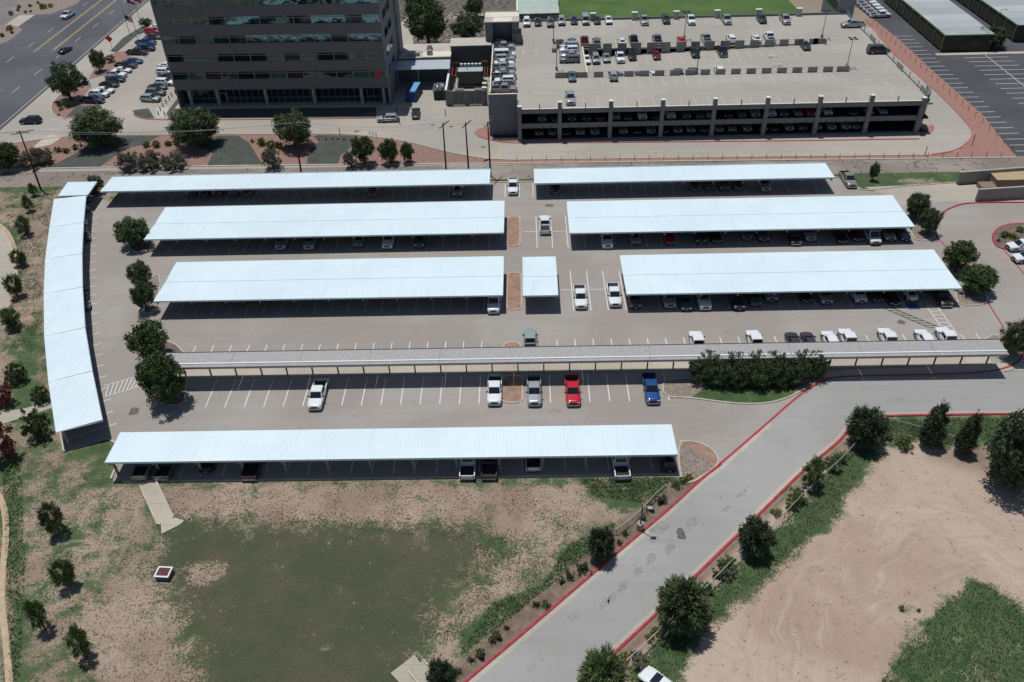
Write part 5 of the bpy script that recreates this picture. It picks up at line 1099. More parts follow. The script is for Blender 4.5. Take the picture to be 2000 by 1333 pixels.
# inside the garage
L2 = [(1058.6, 'P', 'tan'), (1085, 'S', 'dark grey'), (1117, 'U', 'grey'), (1146, 'U', 'dark grey'), (1172, 'P', 'black'), (1203, 'U', 'silver'), (1227, 'S', 'dark grey'), (1256, 'P', 'white'), (1283, 'S', 'dark red'), (1312, 'P', 'white'), (1343, 'U', 'grey'), (1370, 'S', 'grey'), (1391, 'U', 'silver'), (1424, 'U', 'black'), (1453, 'S', 'grey'), (1480, 'P', 'silver'), (1512, 'P', 'white'), (1536, 'U', 'grey'), (1566, 'S', 'silver'), (1590, 'P', 'red'), (1625, 'U', 'white'), (1676, 'S', 'dark grey'), (1708, 'S', 'silver'), (1736, 'S', 'silver')]
L1 = [(1053, 'U', 'tan'), (1079, 'S', 'silver'), (1107, 'S', 'dark grey'), (1134, 'P', 'silver'), (1163, 'P', 'silver'), (1219, 'P', 'silver'), (1246, 'S', 'black'), (1274, 'P', 'silver'), (1301, 'S', 'black'), (1327, 'P', 'tan'), (1353, 'U', 'silver'), (1380, 'S', 'grey'), (1409, 'P', 'tan'), (1436, 'S', 'silver'), (1466, 'P', 'silver'), (1498, 'U', 'grey'), (1520, 'S', 'black'), (1550, 'P', 'silver'), (1577, 'U', 'grey'), (1606, 'U', 'silver'), (1635, 'P', 'silver'), (1664, 'P', 'silver'), (1684, 'S', 'silver')]
for LV, zz, v, nm in ((L2, 3.352, 229, 'upper'), (L1, .182, 261, 'lower')):
    for i, (u, k, c) in enumerate(LV):
        lo = P(u, v, zz+.9); x = lo[0]; y = 172.6+DIM[KW[k]][0]/2
        add_vehicle(k, c, x, y, zz, R(-90), '%s %s, %s from the left on the %s shaded garage level' % (c, NOUN[k], ORD[i], nm), 'vehicles on the %s garage level' % nm)
# white service pickups with racks on the asphalt lot
x, y = P(1722, 36)
for i in range(6):
    add_vehicle('P', 'white', x-.2, y+1.0+i*2.85, .012, R(3), 'white pickup truck beside the stair enclosure on the asphalt lot, %s from the front' % ORD[i], 'white pickups on the asphalt lot')
# ladder-rack truck on the street
tr = add_vehicle('P', 'white', *P(134, 34), .024, R(-97), 'white service pickup with a ladder rack driving on the street', None)
m = MB()
for x_ in (-2.7, -1.0, .6):
    for s in (-1, 1): m.tube([(x_, s*.9, 1.0), (x_, s*.9, 2.15)], .04, 6)
    m.tube([(x_, -.9, 2.15), (x_, .9, 2.15)], .04, 6)
for s in (-.9, -.45, .3, .9): m.tube([(-2.9, s, 2.2), (1.5, s, 2.2)], .035, 6)
m.build('ladder_rack', M_steel, tr)
# ================= vegetation =================
def leaf_mat(name, c1, c2, c3=None):
    n = NB(name); at = n.t.nodes.new('ShaderNodeAttribute'); at.attribute_name = 'tone'
    oi = n.t.nodes.new('ShaderNodeObjectInfo')
    col = n.mix(at.outputs['Fac'], c1, c2)
    col = n.mix(n.rng(oi.outputs['Random'], 0, 1, 0, .25, False), col, (c1[0]*.7, c1[1]*.75, c1[2]*.7))
    if c3:
        col = n.mix(n.rng(n.noise(.9, 3, .6), .56, .66), col, c3)
    n.b.inputs['Specular IOR Level'].default_value = .25
    return n.done(col, .7)
LM = {'oak': leaf_mat('oak leaves', (0.050, 0.077, 0.035), (0.135, 0.175, 0.077)), 'bright': leaf_mat('bright green leaves', (.042, .078, .026), (.105, .165, .058)),
      'sap': leaf_mat('sapling leaves', (0.055, 0.090, 0.035), (0.173, 0.236, 0.087)), 'purple': leaf_mat('sage leaves', (0.104, 0.113, 0.077), (0.265, 0.257, 0.183), (0.277, 0.123, 0.289)),
      'redleaf': leaf_mat('red leaves', (0.104, 0.027, 0.028), (0.255, 0.067, 0.062)), 'dark': leaf_mat('dark evergreen leaves', (0.033, 0.054, 0.029), (0.092, 0.123, 0.062)),
      'yellow': leaf_mat('yellow green leaves', (0.162, 0.168, 0.035), (0.347, 0.325, 0.067)), 'grey': leaf_mat('grey green leaves', (0.104, 0.123, 0.077), (0.277, 0.292, 0.193)),
      'wild': leaf_mat('weed leaves', (0.069, 0.123, 0.039), (0.209, 0.269, 0.087))}
M_bark = mat('bark', (.085, .065, .05), .9, var=.3, scale=4)
def leaf_crown(name, leafm, r, h, nclump, nleaf, ls, seed, shape='round', droop=0.0, z0=0.0, spiky=0.0):
    """unit crown: radius r, height h; many leaf faces gathered in clumps"""
    rg = np.random.default_rng(seed); C = []
    while len(C) < nclump:
        u = rg.uniform(-1, 1, 3); d = np.linalg.norm(u)
        if d > 1 or d < .25: continue
        if shape == 'cone':
            t = (u[2]+1)/2; w_ = (1-t)**.5*.9+.16; u = np.array([u[0]*w_, u[1]*w_, u[2]])
        elif shape == 'flat' and u[2] < -.5: continue
        u = u*(1+.08*math.sin(3*math.atan2(u[1], u[0])+seed)+.05*rg.normal()); C.append(u)
    C = np.array(C); V = []; T = []; n = nclump*nleaf
    cl = np.repeat(np.arange(nclump), nleaf); cr = rg.uniform(.16, .30, nclump)[cl]
    off = rg.normal(size=(n, 3)); off /= np.linalg.norm(off, axis=1)[:, None]; off *= (rg.uniform(0, 1, n)**.45*cr)[:, None]
    p = (C[cl]+off)*np.array([r, r, h/2]); p[:, 2] += h/2+z0
    if spiky:
        dr = p.copy(); dr[:, 2] -= h*.35+z0; dr /= np.linalg.norm(dr, axis=1)[:, None]+1e-6; p += dr*(rg.uniform(0, 1, n)**3*spiky*r)[:, None]
    a = rg.normal(size=(n, 3)); a /= np.linalg.norm(a, axis=1)[:, None]
    if droop:
        dd = p-np.array([0, 0, z0+h*.4]); dd /= np.linalg.norm(dd, axis=1)[:, None]+1e-6; a = a*.45+dd+np.array([0, 0, -droop]); a /= np.linalg.norm(a, axis=1)[:, None]
    b = np.cross(a, rg.normal(size=(n, 3))); b /= np.linalg.norm(b, axis=1)[:, None]
    s = rg.uniform(.6, 1.3, n)[:, None]*ls; le, wd = (s*1.6, s*.28) if droop or spiky else (s*.75, s*.45)
    q = np.stack([p-a*le, p+b*wd, p+a*le, p-b*wd], 1).reshape(-1, 3)
    me = bpy.data.meshes.new(name); me.vertices.add(4*n); me.vertices.foreach_set('co', q.astype(np.float32).ravel())
    me.loops.add(4*n); me.loops.foreach_set('vertex_index', np.arange(4*n, dtype=np.int32))
    me.polygons.add(n); me.polygons.foreach_set('loop_start', np.arange(0, 4*n, 4, dtype=np.int32)); me.update(calc_edges=True)
    me.materials.append(leafm); at = me.attributes.new('tone', 'FLOAT', 'FACE')
    tn = np.clip(rg.uniform(0, 1, nclump)[cl]*.7+rg.uniform(0, .3, n), 0, 1).astype(np.float32); at.data.foreach_set('value', tn); return me
def trunk_mesh(r, h, th, seed, nl=6):
    rg = random.Random(seed); m = MB(); m.tube([(0, 0, -.1), (.04*r, 0, th*.5), (0, .03*r, th), (0, 0, th+h*.35)], [r*.075+.05, r*.055+.04, r*.045+.03, .03], 7)
    for i in range(nl):
        a = i*2*math.pi/nl+rg.uniform(-.4, .4); rr = r*rg.uniform(.55, .85); zt = th+h*rg.uniform(.35, .75)
        m.tube([(0, 0, th*rg.uniform(.75, 1.0)), (math.cos(a)*rr*.45, math.sin(a)*rr*.45, th+(zt-th)*.5), (math.cos(a)*rr, math.sin(a)*rr, zt)], [r*.035+.025, r*.022+.015, .012], 5)
    me = bpy.data.meshes.new('trunk'); me.from_pydata(m.v, [], m.f); me.materials.append(M_bark); me.update(); return me
TK = {}
def tk(key, leafm, r, h, z0, ncl, nlf, ls, **kw):
    if key not in TK:
        TK[key] = (leaf_crown('crown', LM[leafm], r, h, ncl, nlf, ls, sum(map(ord, key)), z0=z0, **kw), trunk_mesh(r, h, z0+h*.12, len(key)+ncl))
    return TK[key]
KIND = {'oakA': ('oak', 1, 1.75, .40, 170, 50, .075, {}), 'oakB': ('oak', 1, 1.6, .35, 160, 50, .078, dict(spiky=.16)),
        'brA': ('bright', 1, 1.5, .3, 170, 50, .075, {}), 'brB': ('bright', 1, 1.45, .35, 150, 50, .08, {}),
        'spk': ('dark', 1, 1.75, .12, 160, 60, .085, dict(spiky=.22, droop=.5)), 'spk2': ('sap', 1, 1.6, .10, 160, 60, .08, dict(spiky=.2, droop=.45)), 'mid': ('oak', 1, 1.7, .12, 170, 62, .085, dict(spiky=.18, droop=.4)),
        'sapA': ('sap', 1, 2.4, .55, 60, 40, .11, dict(shape='cone', spiky=.2, droop=.2)), 'sapB': ('sap', 1, 2.1, .35, 75, 40, .11, dict(spiky=.22, droop=.2)),
        'con': ('dark', 1, 2.6, .08, 190, 50, .085, dict(shape='cone')), 'conB': ('dark', 1, 1.7, .1, 240, 55, .065, {}),
        'pur': ('purple', 1, 1.35, .02, 60, 60, .08, {}), 'red': ('redleaf', 1, 1.7, .1, 60, 60, .09, {}), 'grn': ('bright', 1, 1.35, .05, 55, 60, .085, {}),
        'hed': ('oak', 1, 1.25, .05, 130, 55, .07, {}), 'gry': ('grey', 1, 1.3, .02, 55, 55, .085, {}), 'yel': ('yellow', 1, 1.0, .02, 26, 34, .13, dict(spiky=.2)), 'bsh': ('dark', 1, 1.1, .02, 26, 34, .13, {}), 'wld': ('wild', 1, 1.0, .02, 26, 36, .13, dict(spiky=.2))}
def plant(kind, u, v, vtop, wpx, label, cat='tree', group=None, name=None, x=None, y=None, H=None, Wd=None):
    lm, r, h, z0, ncl, nlf, ls, kw = KIND[kind]
    cm, tm = tk(kind, lm, r, h, z0, ncl, nlf, ls, **kw)
    if x is None: x, y = P(u, v)
    if Wd is None: Wd = wpx/pxm(u, v)*(.80 if kind in ('spk', 'spk2', 'mid') else .86)
    if H is None: H = max(.4, zof(u, v, vtop)*(.76 if kind in ('spk', 'spk2', 'mid') else .98) - Wd*.15)
    nm = name or {'tree': 'tree', 'shrub': 'shrub', 'hedge': 'hedge_shrub'}.get(cat, 'shrub')
    t = bpy.data.objects.new(nm, None); COL.objects.link(t); t.empty_display_size = .5
    t.location = (x, y, 0); t.rotation_euler = (0, 0, random.uniform(0, 6.28)); sx = Wd/2/1.06; sz = H/(h+z0); t.scale = (sx, sx, sz)
    t['label'] = label; t['category'] = cat
    if group: t['group'] = group
    c = bpy.data.objects.new('crown' if cat == 'tree' else 'foliage', cm); COL.objects.link(c); c.parent = t
    k = bpy.data.objects.new('trunk' if cat == 'tree' else 'stem', tm); COL.objects.link(k); k.parent = t
    return t
GS = 'saplings on the left hillside'
for i, (k, u, v, vt, w_, lab) in enumerate([
    ('sapA', 68, 383, 356, 22, 'small thin sapling near the base of the leftmost utility pole'),
    ('sapA', 59, 413, 379, 26, 'small thin sapling, second from the top on the left hillside'),
    ('sapB', 53, 459, 420, 32, 'small dark tree beside the top of the curved footpath'),
    ('sapB', 42, 519, 486, 30, 'small round tree right of the curved footpath'),
    ('sapB', 36, 580, 535, 34, 'leaning small tree where the footpath branches to the left'),
    ('sapB', 27, 640, 600, 42, 'small round tree level with the fifth curved roof section'),
    ('sapB', 116, 1042, 984, 44, 'small dark tree left of the concrete chute'),
    ('sapB', 136, 1145, 1094, 44, 'small tree on the patchy grass left of the drain box'),
    ('sapA', 90, 1230, 1170, 48, 'small spiky tree near the bottom left footpath'),
    ('sapB', 171, 1283, 1226, 44, 'lowest small tree on the left hillside, by the bare dirt')]):
    plant(k, u, v, vt, w_, lab, 'tree', GS)
for k, u, v, vt, w_, lab in [
    ('grn', 38, 745, 706, 46, 'round green shrub above the red leaved bushes'), ('red', 12, 790, 744, 52, 'red leaved bush cut by the left edge, upper of two'),
    ('grn', 84, 784, 752, 40, 'green shrub touching the curved carport above the footpath'), ('red', 16, 895, 824, 64, 'large red leaved bush at the left edge below the footpath'),
    ('grn', 80, 852, 796, 60, 'round green bush left of the lowest curved roof section')]:
    plant(k, u, v, vt, w_, lab, 'shrub', None)
for k, u, v, vt, w_, lab in [
    ('brA', 268, 480, 419, 78, 'round bright green tree at the left end of the second carport'), ('oakA', 282, 562, 506, 50, 'dark lacy tree, upper of two left of the third carport'),
    ('oakA', 288, 606, 545, 50, 'dark lacy tree, lower of two left of the third carport'), ('brB', 300, 702, 626, 92, 'wide green tree above the left end of the walkway'),
    ('brA', 330, 786, 688, 104, 'largest round green tree, covering the left end of the grey walkway'), ('oakB', 1785, 428, 375, 46, 'dark feathery tree by the right end of the second carport, upper of two'),
    ('oakB', 1810, 458, 405, 44, 'dark feathery tree by the right end of the second carport, lower of two'), ('brB', 1867, 530, 466, 72, 'green tree at the right end of the third carport, upper of two'),
    ('brA', 1901, 570, 512, 84, 'wide green tree at the right end of the third carport, lower of two'), ('oakB', 1970, 698, 626, 58, 'dark spiky tree at the right end of the covered walkway'),
    ('oakA', 1703, 353, 315, 22, 'small narrow tree on the grass right of the back carports'), ('oakA', 190, 378, 340, 38, 'small dark tree between the curved carport and the back carport'),
    ('oakA', 140, 196, 114, 72, 'large dark tree at the street side of the forecourt'), ('oakA', 197, 140, 92, 36, 'slim tree on the red bed by the street'),
    ('oakB', 201, 284, 207, 100, 'large dark tree in the red bed, left of the other two large ones'), ('oakB', 386, 285, 204, 102, 'widest large tree in the front bed, before the office corner'),
    ('oakA', 580, 288, 207, 86, 'large green tree in the front bed beside a utility pole'),
    ('oakA', 838, 94, -22, 92, 'big tree in the court right of the offices'), ('oakA', 826, 60, -40, 76, 'tree behind the big court tree, near the offices'), ('oakA', 914, 84, 16, 72, 'lacy tree in the court left of the stair tower'),
    ('oakA', 927, 38, -14, 44, 'tree at the top edge behind the court'), ('brB', 1066, 30, -10, 58, 'tree beside the pale green roof at the top edge'),
    ('spk', 1928, 92, 34, 70, 'olive tree standing on the asphalt lot between the timber carports'),
    ('spk', 1173, 1088, 1018, 60, 'dark spiky tree on the left side of the access road'), ('spk', 1468, 1078, 998, 74, 'dark spiky tree on the right of the access road by the fence bend'),
    ('mid', 1330, 1222, 1114, 118, 'largest wispy tree beside the access road'), ('spk2', 1176, 1352, 1260, 108, 'grey green wispy tree at the bottom edge of the road'),
    ('spk', 1684, 868, 778, 84, 'tall dark feathery tree at the bend of the access road'), ('sapB', 1583, 948, 894, 48, 'small yellowish tree behind the chain-link fence'),
    ('con', 1812, 868, 784, 66, 'tall dark juniper, left of the three at the sandy field'), ('con', 1877, 884, 804, 54, 'slim dark juniper, middle of the three at the sandy field'),
    ('conB', 1972, 948, 800, 150, 'huge rounded evergreen at the right edge above the sandy field'), ('spk', 866, 1352, 1280, 66, 'dark spiky tree beside the concrete chute at the bottom edge')]:
    plant(k, u, v, vt, w_, lab, 'tree', None)
for k, u, v, vt, w_, lab in [
    ('brA', 18, 330, 272, 70, 'dense green bush at the left edge of the front bed'), ('pur', 68, 326, 284, 62, 'purple flowering shrub, left one by the leaning utility pole'), ('pur', 92, 318, 284, 44, 'purple flowering shrub, right one by the leaning utility pole'),
    ('pur', 252, 331, 288, 56, 'purple sage shrub at the left end of the long clump'), ('pur', 296, 331, 288, 60, 'purple sage shrub in the middle of the long clump'), ('pur', 342, 330, 290, 60, 'purple sage shrub at the right end of the long clump'),
    ('gry', 534, 329, 285, 46, 'grey green shrub left of the middle utility pole'), ('gry', 686, 328, 292, 34, 'low grey shrub left of the three rounded bushes'),
    ('brB', 713, 322, 261, 50, 'tall green bush, left of three in the front bed'), ('brA', 762, 320, 268, 44, 'dense green bush, middle of three in the front bed'), ('brA', 797, 318, 276, 32, 'small green bush, right of three in the front bed')]:
    plant(k, u, v, vt, w_, lab, 'shrub', 'shrubs in the front bed')
GH = 'hedge of dark shrubs below the walkway'
for i, (u, v) in enumerate([(1368, 762), (1402, 768), (1440, 769), (1478, 770), (1516, 768), (1550, 765), (1586, 752), (1385, 745), (1425, 745), (1468, 745), (1512, 745), (1556, 743)]):
    plant('hed', u, v-(19 if i < 7 else 6), v-(70 if i < 7 else 60), 64, 'dark hedge shrub below the walkway, %s from left in the %s row' % (ORD[i if i < 7 else i-7], 'front' if i < 7 else 'back'), 'hedge', GH)
sm = [('yel', 117, 206, 8), ('yel', 133, 208, 9), ('yel', 148, 204, 9), ('bsh', 112, 200, 7), ('yel', 120, 213, 10), ('gry', 217, 117, 18), ('grn', 288, 46, 20), ('yel', 280, 44, 14), ('bsh', 165, 160, 24), ('bsh', 115, 294, 15), ('bsh', 130, 295, 15), ('bsh', 147, 289, 15), ('bsh', 160, 284, 9),
      ('wld', 288, 284, 14), ('wld', 306, 284, 16), ('wld', 330, 282, 13), ('yel', 345, 278, 16), ('bsh', 494, 276, 10), ('wld', 512, 280, 18), ('wld', 530, 286, 20), ('yel', 543, 284, 16), ('bsh', 622, 274, 5), ('bsh', 637, 273, 5), ('bsh', 650, 272, 5), ('bsh', 660, 272, 5), ('bsh', 672, 273, 5), ('bsh', 686, 274, 5),
      ('bsh', 36, 20, 8), ('bsh', 60, 12, 8), ('bsh', 50, 24, 7), ('yel', 84, 14, 14), ('yel', 100, 12, 10), ('bsh', 75, 6, 7), ('bsh', 60, 23, 6), ('gry', 22, 27, 10), ('gry', 38, 14, 8), ('yel', 20, 56, 13), ('wld', 5, 70, 9), ('bsh', 24, 64, 8), ('wld', 840, 50, 16), ('yel', 905, 50, 22), ('wld', 890, 96, 14),
      ('wld', 1320, 946, 18), ('wld', 1334, 938, 16), ('yel', 1346, 932, 14), ('bsh', 1290, 975, 24), ('bsh', 1270, 992, 20), ('bsh', 1255, 1012, 14), ('bsh', 1222, 1040, 16), ('bsh', 1140, 1108, 28), ('bsh', 1113, 1122, 20), ('bsh', 1096, 1134, 16), ('bsh', 1048, 1180, 16), ('wld', 1066, 1180, 18), ('bsh', 1210, 1058, 14),
      ('bsh', 990, 1226, 12), ('bsh', 972, 1242, 22), ('bsh', 962, 1250, 16), ('bsh', 938, 1278, 24), ('bsh', 920, 1288, 14), ('wld', 896, 1310, 14), ('wld', 1420, 1100, 34), ('bsh', 1400, 1120, 24), ('yel', 1280, 1232, 18), ('yel', 1268, 1244, 18), ('yel', 1222, 1282, 20), ('bsh', 1240, 1276, 18), ('wld', 1380, 1150, 26),
      ('wld', 1640, 895, 24), ('wld', 1556, 970, 34), ('wld', 1545, 985, 26), ('wld', 1620, 905, 28), ('gry', 1500, 1048, 30), ('gry', 1630, 912, 26), ('wld', 1350, 1175, 34), ('wld', 1360, 1150, 30), ('yel', 1515, 1000, 20), ('wld', 1300, 1250, 22), ('gry', 1250, 1290, 34), ('gry', 1420, 1118, 30),
      ('wld', 1710, 836, 26), ('wld', 1765, 866, 30), ('gry', 1730, 850, 22), ('wld', 1760, 1188, 12), ('wld', 1794, 1192, 8), ('wld', 1960, 460, 16), ('yel', 1975, 462, 16), ('wld', 1990, 450, 14), ('bsh', 1950, 470, 10), ('wld', 1985, 470, 12), ('bsh', 1802, 255, 5), ('bsh', 1808, 256, 5), ('bsh', 115, 225, 6)]
KN = {'yel': 'yellow green', 'bsh': 'dark green', 'gry': 'grey', 'wld': 'weedy green', 'grn': 'bright green'}
def zone_of(u, v):
    if v < 110 and u < 180: return 'in the planted corner across the street'
    if v < 240 and u < 330: return 'by the office forecourt'
    if v < 120 and 800 < u < 960: return 'in the court left of the stair tower'
    if v < 330 and u < 900: return 'in the front bed below the offices'
    if v < 300: return 'at the garage corner'
    if u > 1900 and v < 500: return 'on the circular drive island'
    if u < 1360 and v < 960: return 'by the front carport\'s right end'
    if u > 1700 and v > 1100: return 'on the edge of the sandy field'
    if u-1200 > (1081-v)*1.15+12: return 'by the right fence of the road'
    return 'by the left kerb of the road'
cnt = {}
for k, u, v, w_ in sm:
    z = zone_of(u, v); i = cnt.get((z, k), 0); cnt[(z, k)] = i+1
    plant(k, u, v+w_*.25, 0, w_*1.1, '%s shrub %s, %s such from left' % (KN[k], z, ORD[i]), 'shrub', 'small shrubs '+z, Wd=w_*1.1/pxm(u, v), H=w_*.75/pxm(u, v))
# rank correct ordinals from the left inside each group of small shrubs
byg = {}
for o in COL.objects:
    if o.get('category') == 'shrub' and ' such from left' in o.get('label', ''):
        key = o['label'].split(',')[0]; byg.setdefault(key, []).append(o)
for key, os_ in byg.items():
    os_.sort(key=lambda o: o.location.x)
    for i, o in enumerate(os_): o['label'] = '%s, %s' % (key, ('the only one' if len(os_) == 1 else 'leftmost of these' if i == 0 else '%s such from left' % ORD[i]))
# loose grass tufts over the fields (uncountable)
def tufts(name, polys, n, hmin, hmax, mt, seed, wpx=None, dens=None):
    rg = random.Random(seed); m = MB()
    for px in polys:
        pl = PG(px); xs = [p[0] for p in pl]; ys = [p[1] for p in pl]; c = 0; tries = 0
        while c < n and tries < n*12:
            tries += 1; x, y = rg.uniform(min(xs), max(xs)), rg.uniform(min(ys), max(ys)); ins = False
            for i in range(len(pl)):
                (x0, y0), (x1, y1) = pl[i], pl[(i+1) % len(pl)]
                if (y0 > y) != (y1 > y) and x < (x1-x0)*(y-y0)/(y1-y0)+x0: ins = not ins
            if not ins: continue
            if dens and rg.random() > dens(x, y): continue
            c += 1; h = rg.uniform(hmin, hmax)
            for k in range(5):
                a = rg.uniform(0, 6.28); r_ = rg.uniform(.02, h*.7); b = (math.cos(a+1.57)*.03, math.sin(a+1.57)*.03); q = (x+math.cos(a)*r_*.2, y+math.sin(a)*r_*.2)
                m.face([(q[0]-b[0], q[1]-b[1], 0), (q[0]+b[0], q[1]+b[1], 0), (x+math.cos(a)*r_, y+math.sin(a)*r_, h*rg.uniform(.6, 1))])
    return m.build(name, mt, None, kind='stuff')
from mathutils import noise as mn
dn = lambda s, t: (lambda x, y: 1.0 if mn.noise(Vector((x*s, y*s, 3.1))) > t else .04)
M_tuft = mat('dry tuft', (.13, .12, .075), .95, col2=(.24, .21, .14), scale=.6); M_tuftg = mat('green tuft', (.06, .11, .04), .95, col2=(.13, .175, .07), scale=1.5); M_straw = mat('straw tuft', (.30, .26, .18), .95, col2=(.38, .34, .25), scale=.5)
tufts('dry_grass', [[(330, 955), (1170, 955), (1200, 1000), (1000, 1030), (500, 1025), (350, 1010)], [(60, 880), (220, 950), (300, 1090), (330, 1180), (390, 1400), (60, 1400), (50, 1000)], [(940, 1035), (1130, 1000), (1150, 1060), (1040, 1140), (880, 1260), (860, 1200)]], 1800, .08, .18, M_tuft, 3, dens=dn(.35, -.05))
tufts('dry_grass', [[(0, 370), (110, 380), (85, 520), (80, 660), (0, 800), (40, 560)]], 3000, .10, .25, M_tuft, 5, dens=dn(.3, .0))
tufts('straw_grass', [[(340, 1010), (930, 1025), (950, 1070), (1010, 1100), (880, 1260), (830, 1250), (930, 1060), (640, 1028), (360, 1020)], [(1620, 930), (1680, 900), (1560, 1090), (1350, 1280), (1340, 1250), (1480, 1130)]], 1100, .10, .25, M_straw, 6)
tufts('green_grass', [[(1648, 880), (1705, 870), (1640, 1000), (1500, 1120), (1350, 1250), (1330, 1360), (1200, 1350), (1260, 1280), (1350, 1185), (1490, 1062)], [(1720, 820), (2000, 815), (2000, 850), (1850, 870), (1730, 860)], [(1860, 1165), (1905, 1130), (2000, 1190), (2000, 1333), (1720, 1333), (1790, 1240)]], 3000, .10, .26, M_tuftg, 8)
tufts('green_grass', [[(960, 1178), (1060, 1142), (1110, 1065), (1200, 1022), (1200, 1036), (1130, 1100), (1010, 1198), (890, 1288)], [(1352, 776), (1420, 748), (1560, 755), (1500, 786), (1450, 788)], [(1130, 935), (1320, 933), (1270, 985), (1160, 970)], [(5, 900), (40, 900), (50, 1100), (40, 1333), (20, 1333)]], 1500, .12, .35, M_tuftg, 9)
# loose clods on the sand
rg = random.Random(4); m = MB()
for i in range(60):
    u, v = rg.uniform(1380, 2000), rg.uniform(900, 1330); x, y = P(u, v); s = rg.uniform(.03, .10); m.hexa([(x-s, y-s, 0), (x+s, y-s*.7, 0), (x+s*.8, y+s, 0), (x-s, y+s*.8, 0)], [(x-s*.5, y-s*.5, s), (x+s*.6, y-s*.4, s), (x+s*.4, y+s*.5, s*.9), (x-s*.5, y+s*.4, s)])
m.build('soil_clods', M_mulch, None, kind='stuff')
# rubble in the court
rg = random.Random(14); m = MB()
for i in range(900):
    x, y = rg.uniform(-31, -1), rg.uniform(218, 262); s = rg.uniform(.15, .8); m.hexa([(x-s, y-s, 0), (x+s, y-s*.7, 0), (x+s*.8, y+s, 0), (x-s, y+s*.8, 0)], [(x-s*.5, y-s*.5, s*.6), (x+s*.6, y-s*.4, s*.7), (x+s*.4, y+s*.5, s*.5), (x-s*.5, y+s*.4, s*.6)])
m.build('rubble', mat('pale rubble', (.20, .17, .145), .95, col2=(.46, .41, .36), scale=.5), None, kind='stuff')

# ================= poles, wires, lamps =================
M_pole = mat('dark timber pole', (.030, .022, .017), .9, var=.3, scale=3); M_wire = mat('wire', (.25, .25, .25), .5); M_ins = mat('insulator', (.5, .5, .5), .4)
poles = []
for u, v, vt, ut, lab in ((80, 371, 256, 38, 'leaning dark timber utility pole with crossarm at the far left'), (588, 337, 238, 573, 'timber utility pole half hidden by a large tree'),
                      (871.5, 335, 241, 865, 'plain timber utility pole, left of three behind the back carport'), (915.5, 336, 240, 909, 'timber utility pole, middle of three behind the back carport'), (958.5, 345, 238, 952.5, 'timber utility pole, right of three, nearest the garage')):
    x, y = P(u, v); H = zof(u, v, vt); tx = P(ut, vt, H)[0]-x; ty = P(ut, vt, H)[1]-y
    t = empty('utility_pole', x, y, 0, 0, lab, 'utility pole', 'utility poles along the alley')
    m = MB(); m.tube([(0, 0, -.2), (tx, ty, H)], [.19, .12], 9); m.build('pole', M_pole, t)
    m = MB(); a = R(18) if u < 100 else R(8) if u < 600 else R(68); d = (math.cos(a)*1.6, math.sin(a)*1.6)
    for q in ((0, 0), (0, .45)): m.tube([(tx-d[0]+q[1], ty-d[1]+q[1]*2, H-.5), (tx+d[0]+q[1], ty+d[1]+q[1]*2, H-.5)], .08, 5); 
    m.build('crossarm', M_pole, t)
    for s in (-.95, -.4, .4, .95): m = MB(); m.cyl(tx+d[0]*s, ty+d[1]*s, H-.42, H-.15, .07, 6); m.build('insulator', M_ins, t)
    poles.append((x+tx, y+ty, H-.2, d))
ends = [(-140, 158, 12.5, (1.2, .3))]+poles[:2]+[poles[2]]
for j, (a, b) in enumerate(zip(ends, ends[1:])):
    for i, s in enumerate((-.95, .4, .95)):
        m = MB(); pts = []
        for k in range(15):
            t_ = k/14; sag = 4*t_*(1-t_)*1.1; pts.append((a[0]+a[3][0]*s+(b[0]+b[3][0]*s-a[0]-a[3][0]*s)*t_, a[1]+a[3][1]*s+(b[1]+b[3][1]*s-a[1]-a[3][1]*s)*t_, a[2]+(b[2]-a[2])*t_-sag))
        m.tube(pts, .022, 4, cap=False); o = m.build('power_cable', M_wire); o['category'] = 'cable'; o['group'] = 'power cables'
        o['label'] = 'thin power cable %s, %s strand' % (('leaving the far left pole towards the street', 'between the far left pole and the second pole', 'between the second and third utility poles')[j], ('near', 'middle', 'far')[i])
for j in (2, 3):
    a, b = poles[j], poles[j+1] if j+1 < 5 else poles[4]
    m = MB(); pts = [(a[0]+(b[0]-a[0])*k/8, a[1]+(b[1]-a[1])*k/8, a[2]+(b[2]-a[2])*k/8-.8*(k/8)*(1-k/8)) for k in range(9)]; m.tube(pts, .022, 4, cap=False)
    o = m.build('power_cable', M_wire); o['category'] = 'cable'; o['group'] = 'power cables'; o['label'] = 'thin power cable between the %s of the three close poles' % ('left and middle' if j == 2 else 'middle and right')
def deck_lamp(u, v, vt, lab, z=6.72):
    x, y = P(u, v, z); H = zof(u, v, vt, z)-z
    t = empty('lamp_post', x, y, z, 0, lab, 'lamp post', 'lamp posts on the rooftop deck')
    m = MB(); m.cyl(0, 0, 0, .8, .3, 10); m.build('base', M_pan, t); m = MB(); m.cyl(0, 0, .81, H, .09, 8, r2=.06); m.build('pole', M_dark, t)
    for k in range(4):
        a = R(45+90*k); m = MB(); c, s = math.cos(a), math.sin(a); m.tube([(.1*c, .1*s, H-.05), (.5*c, .5*s, H)], .04, 5)
        q = [(c*.5-s*.22, s*.5+c*.22), (c*1.15-s*.22, s*1.15+c*.22), (c*1.15+s*.22, s*1.15-c*.22), (c*.5+s*.22, s*.5-c*.22)]; m.prism(q, H-.04, H+.14); m.build('lamp_head', M_dark, t)
deck_lamp(1654, 131, 76, 'four headed lamp post at the right end of the low panels'); deck_lamp(1605, 74, 22, 'four headed lamp post at the right end of the tall panels')
deck_lamp(1336, 76, 24, 'four headed lamp post behind the tall panels, beside the red car'); deck_lamp(1361, 140, 95, 'four headed lamp post in the middle of the low panels')
deck_lamp(1081, 82, 34, 'lamp post at the back left corner of the ramp'); deck_lamp(1087, 137, 84, 'lamp post at the front left corner of the ramp')
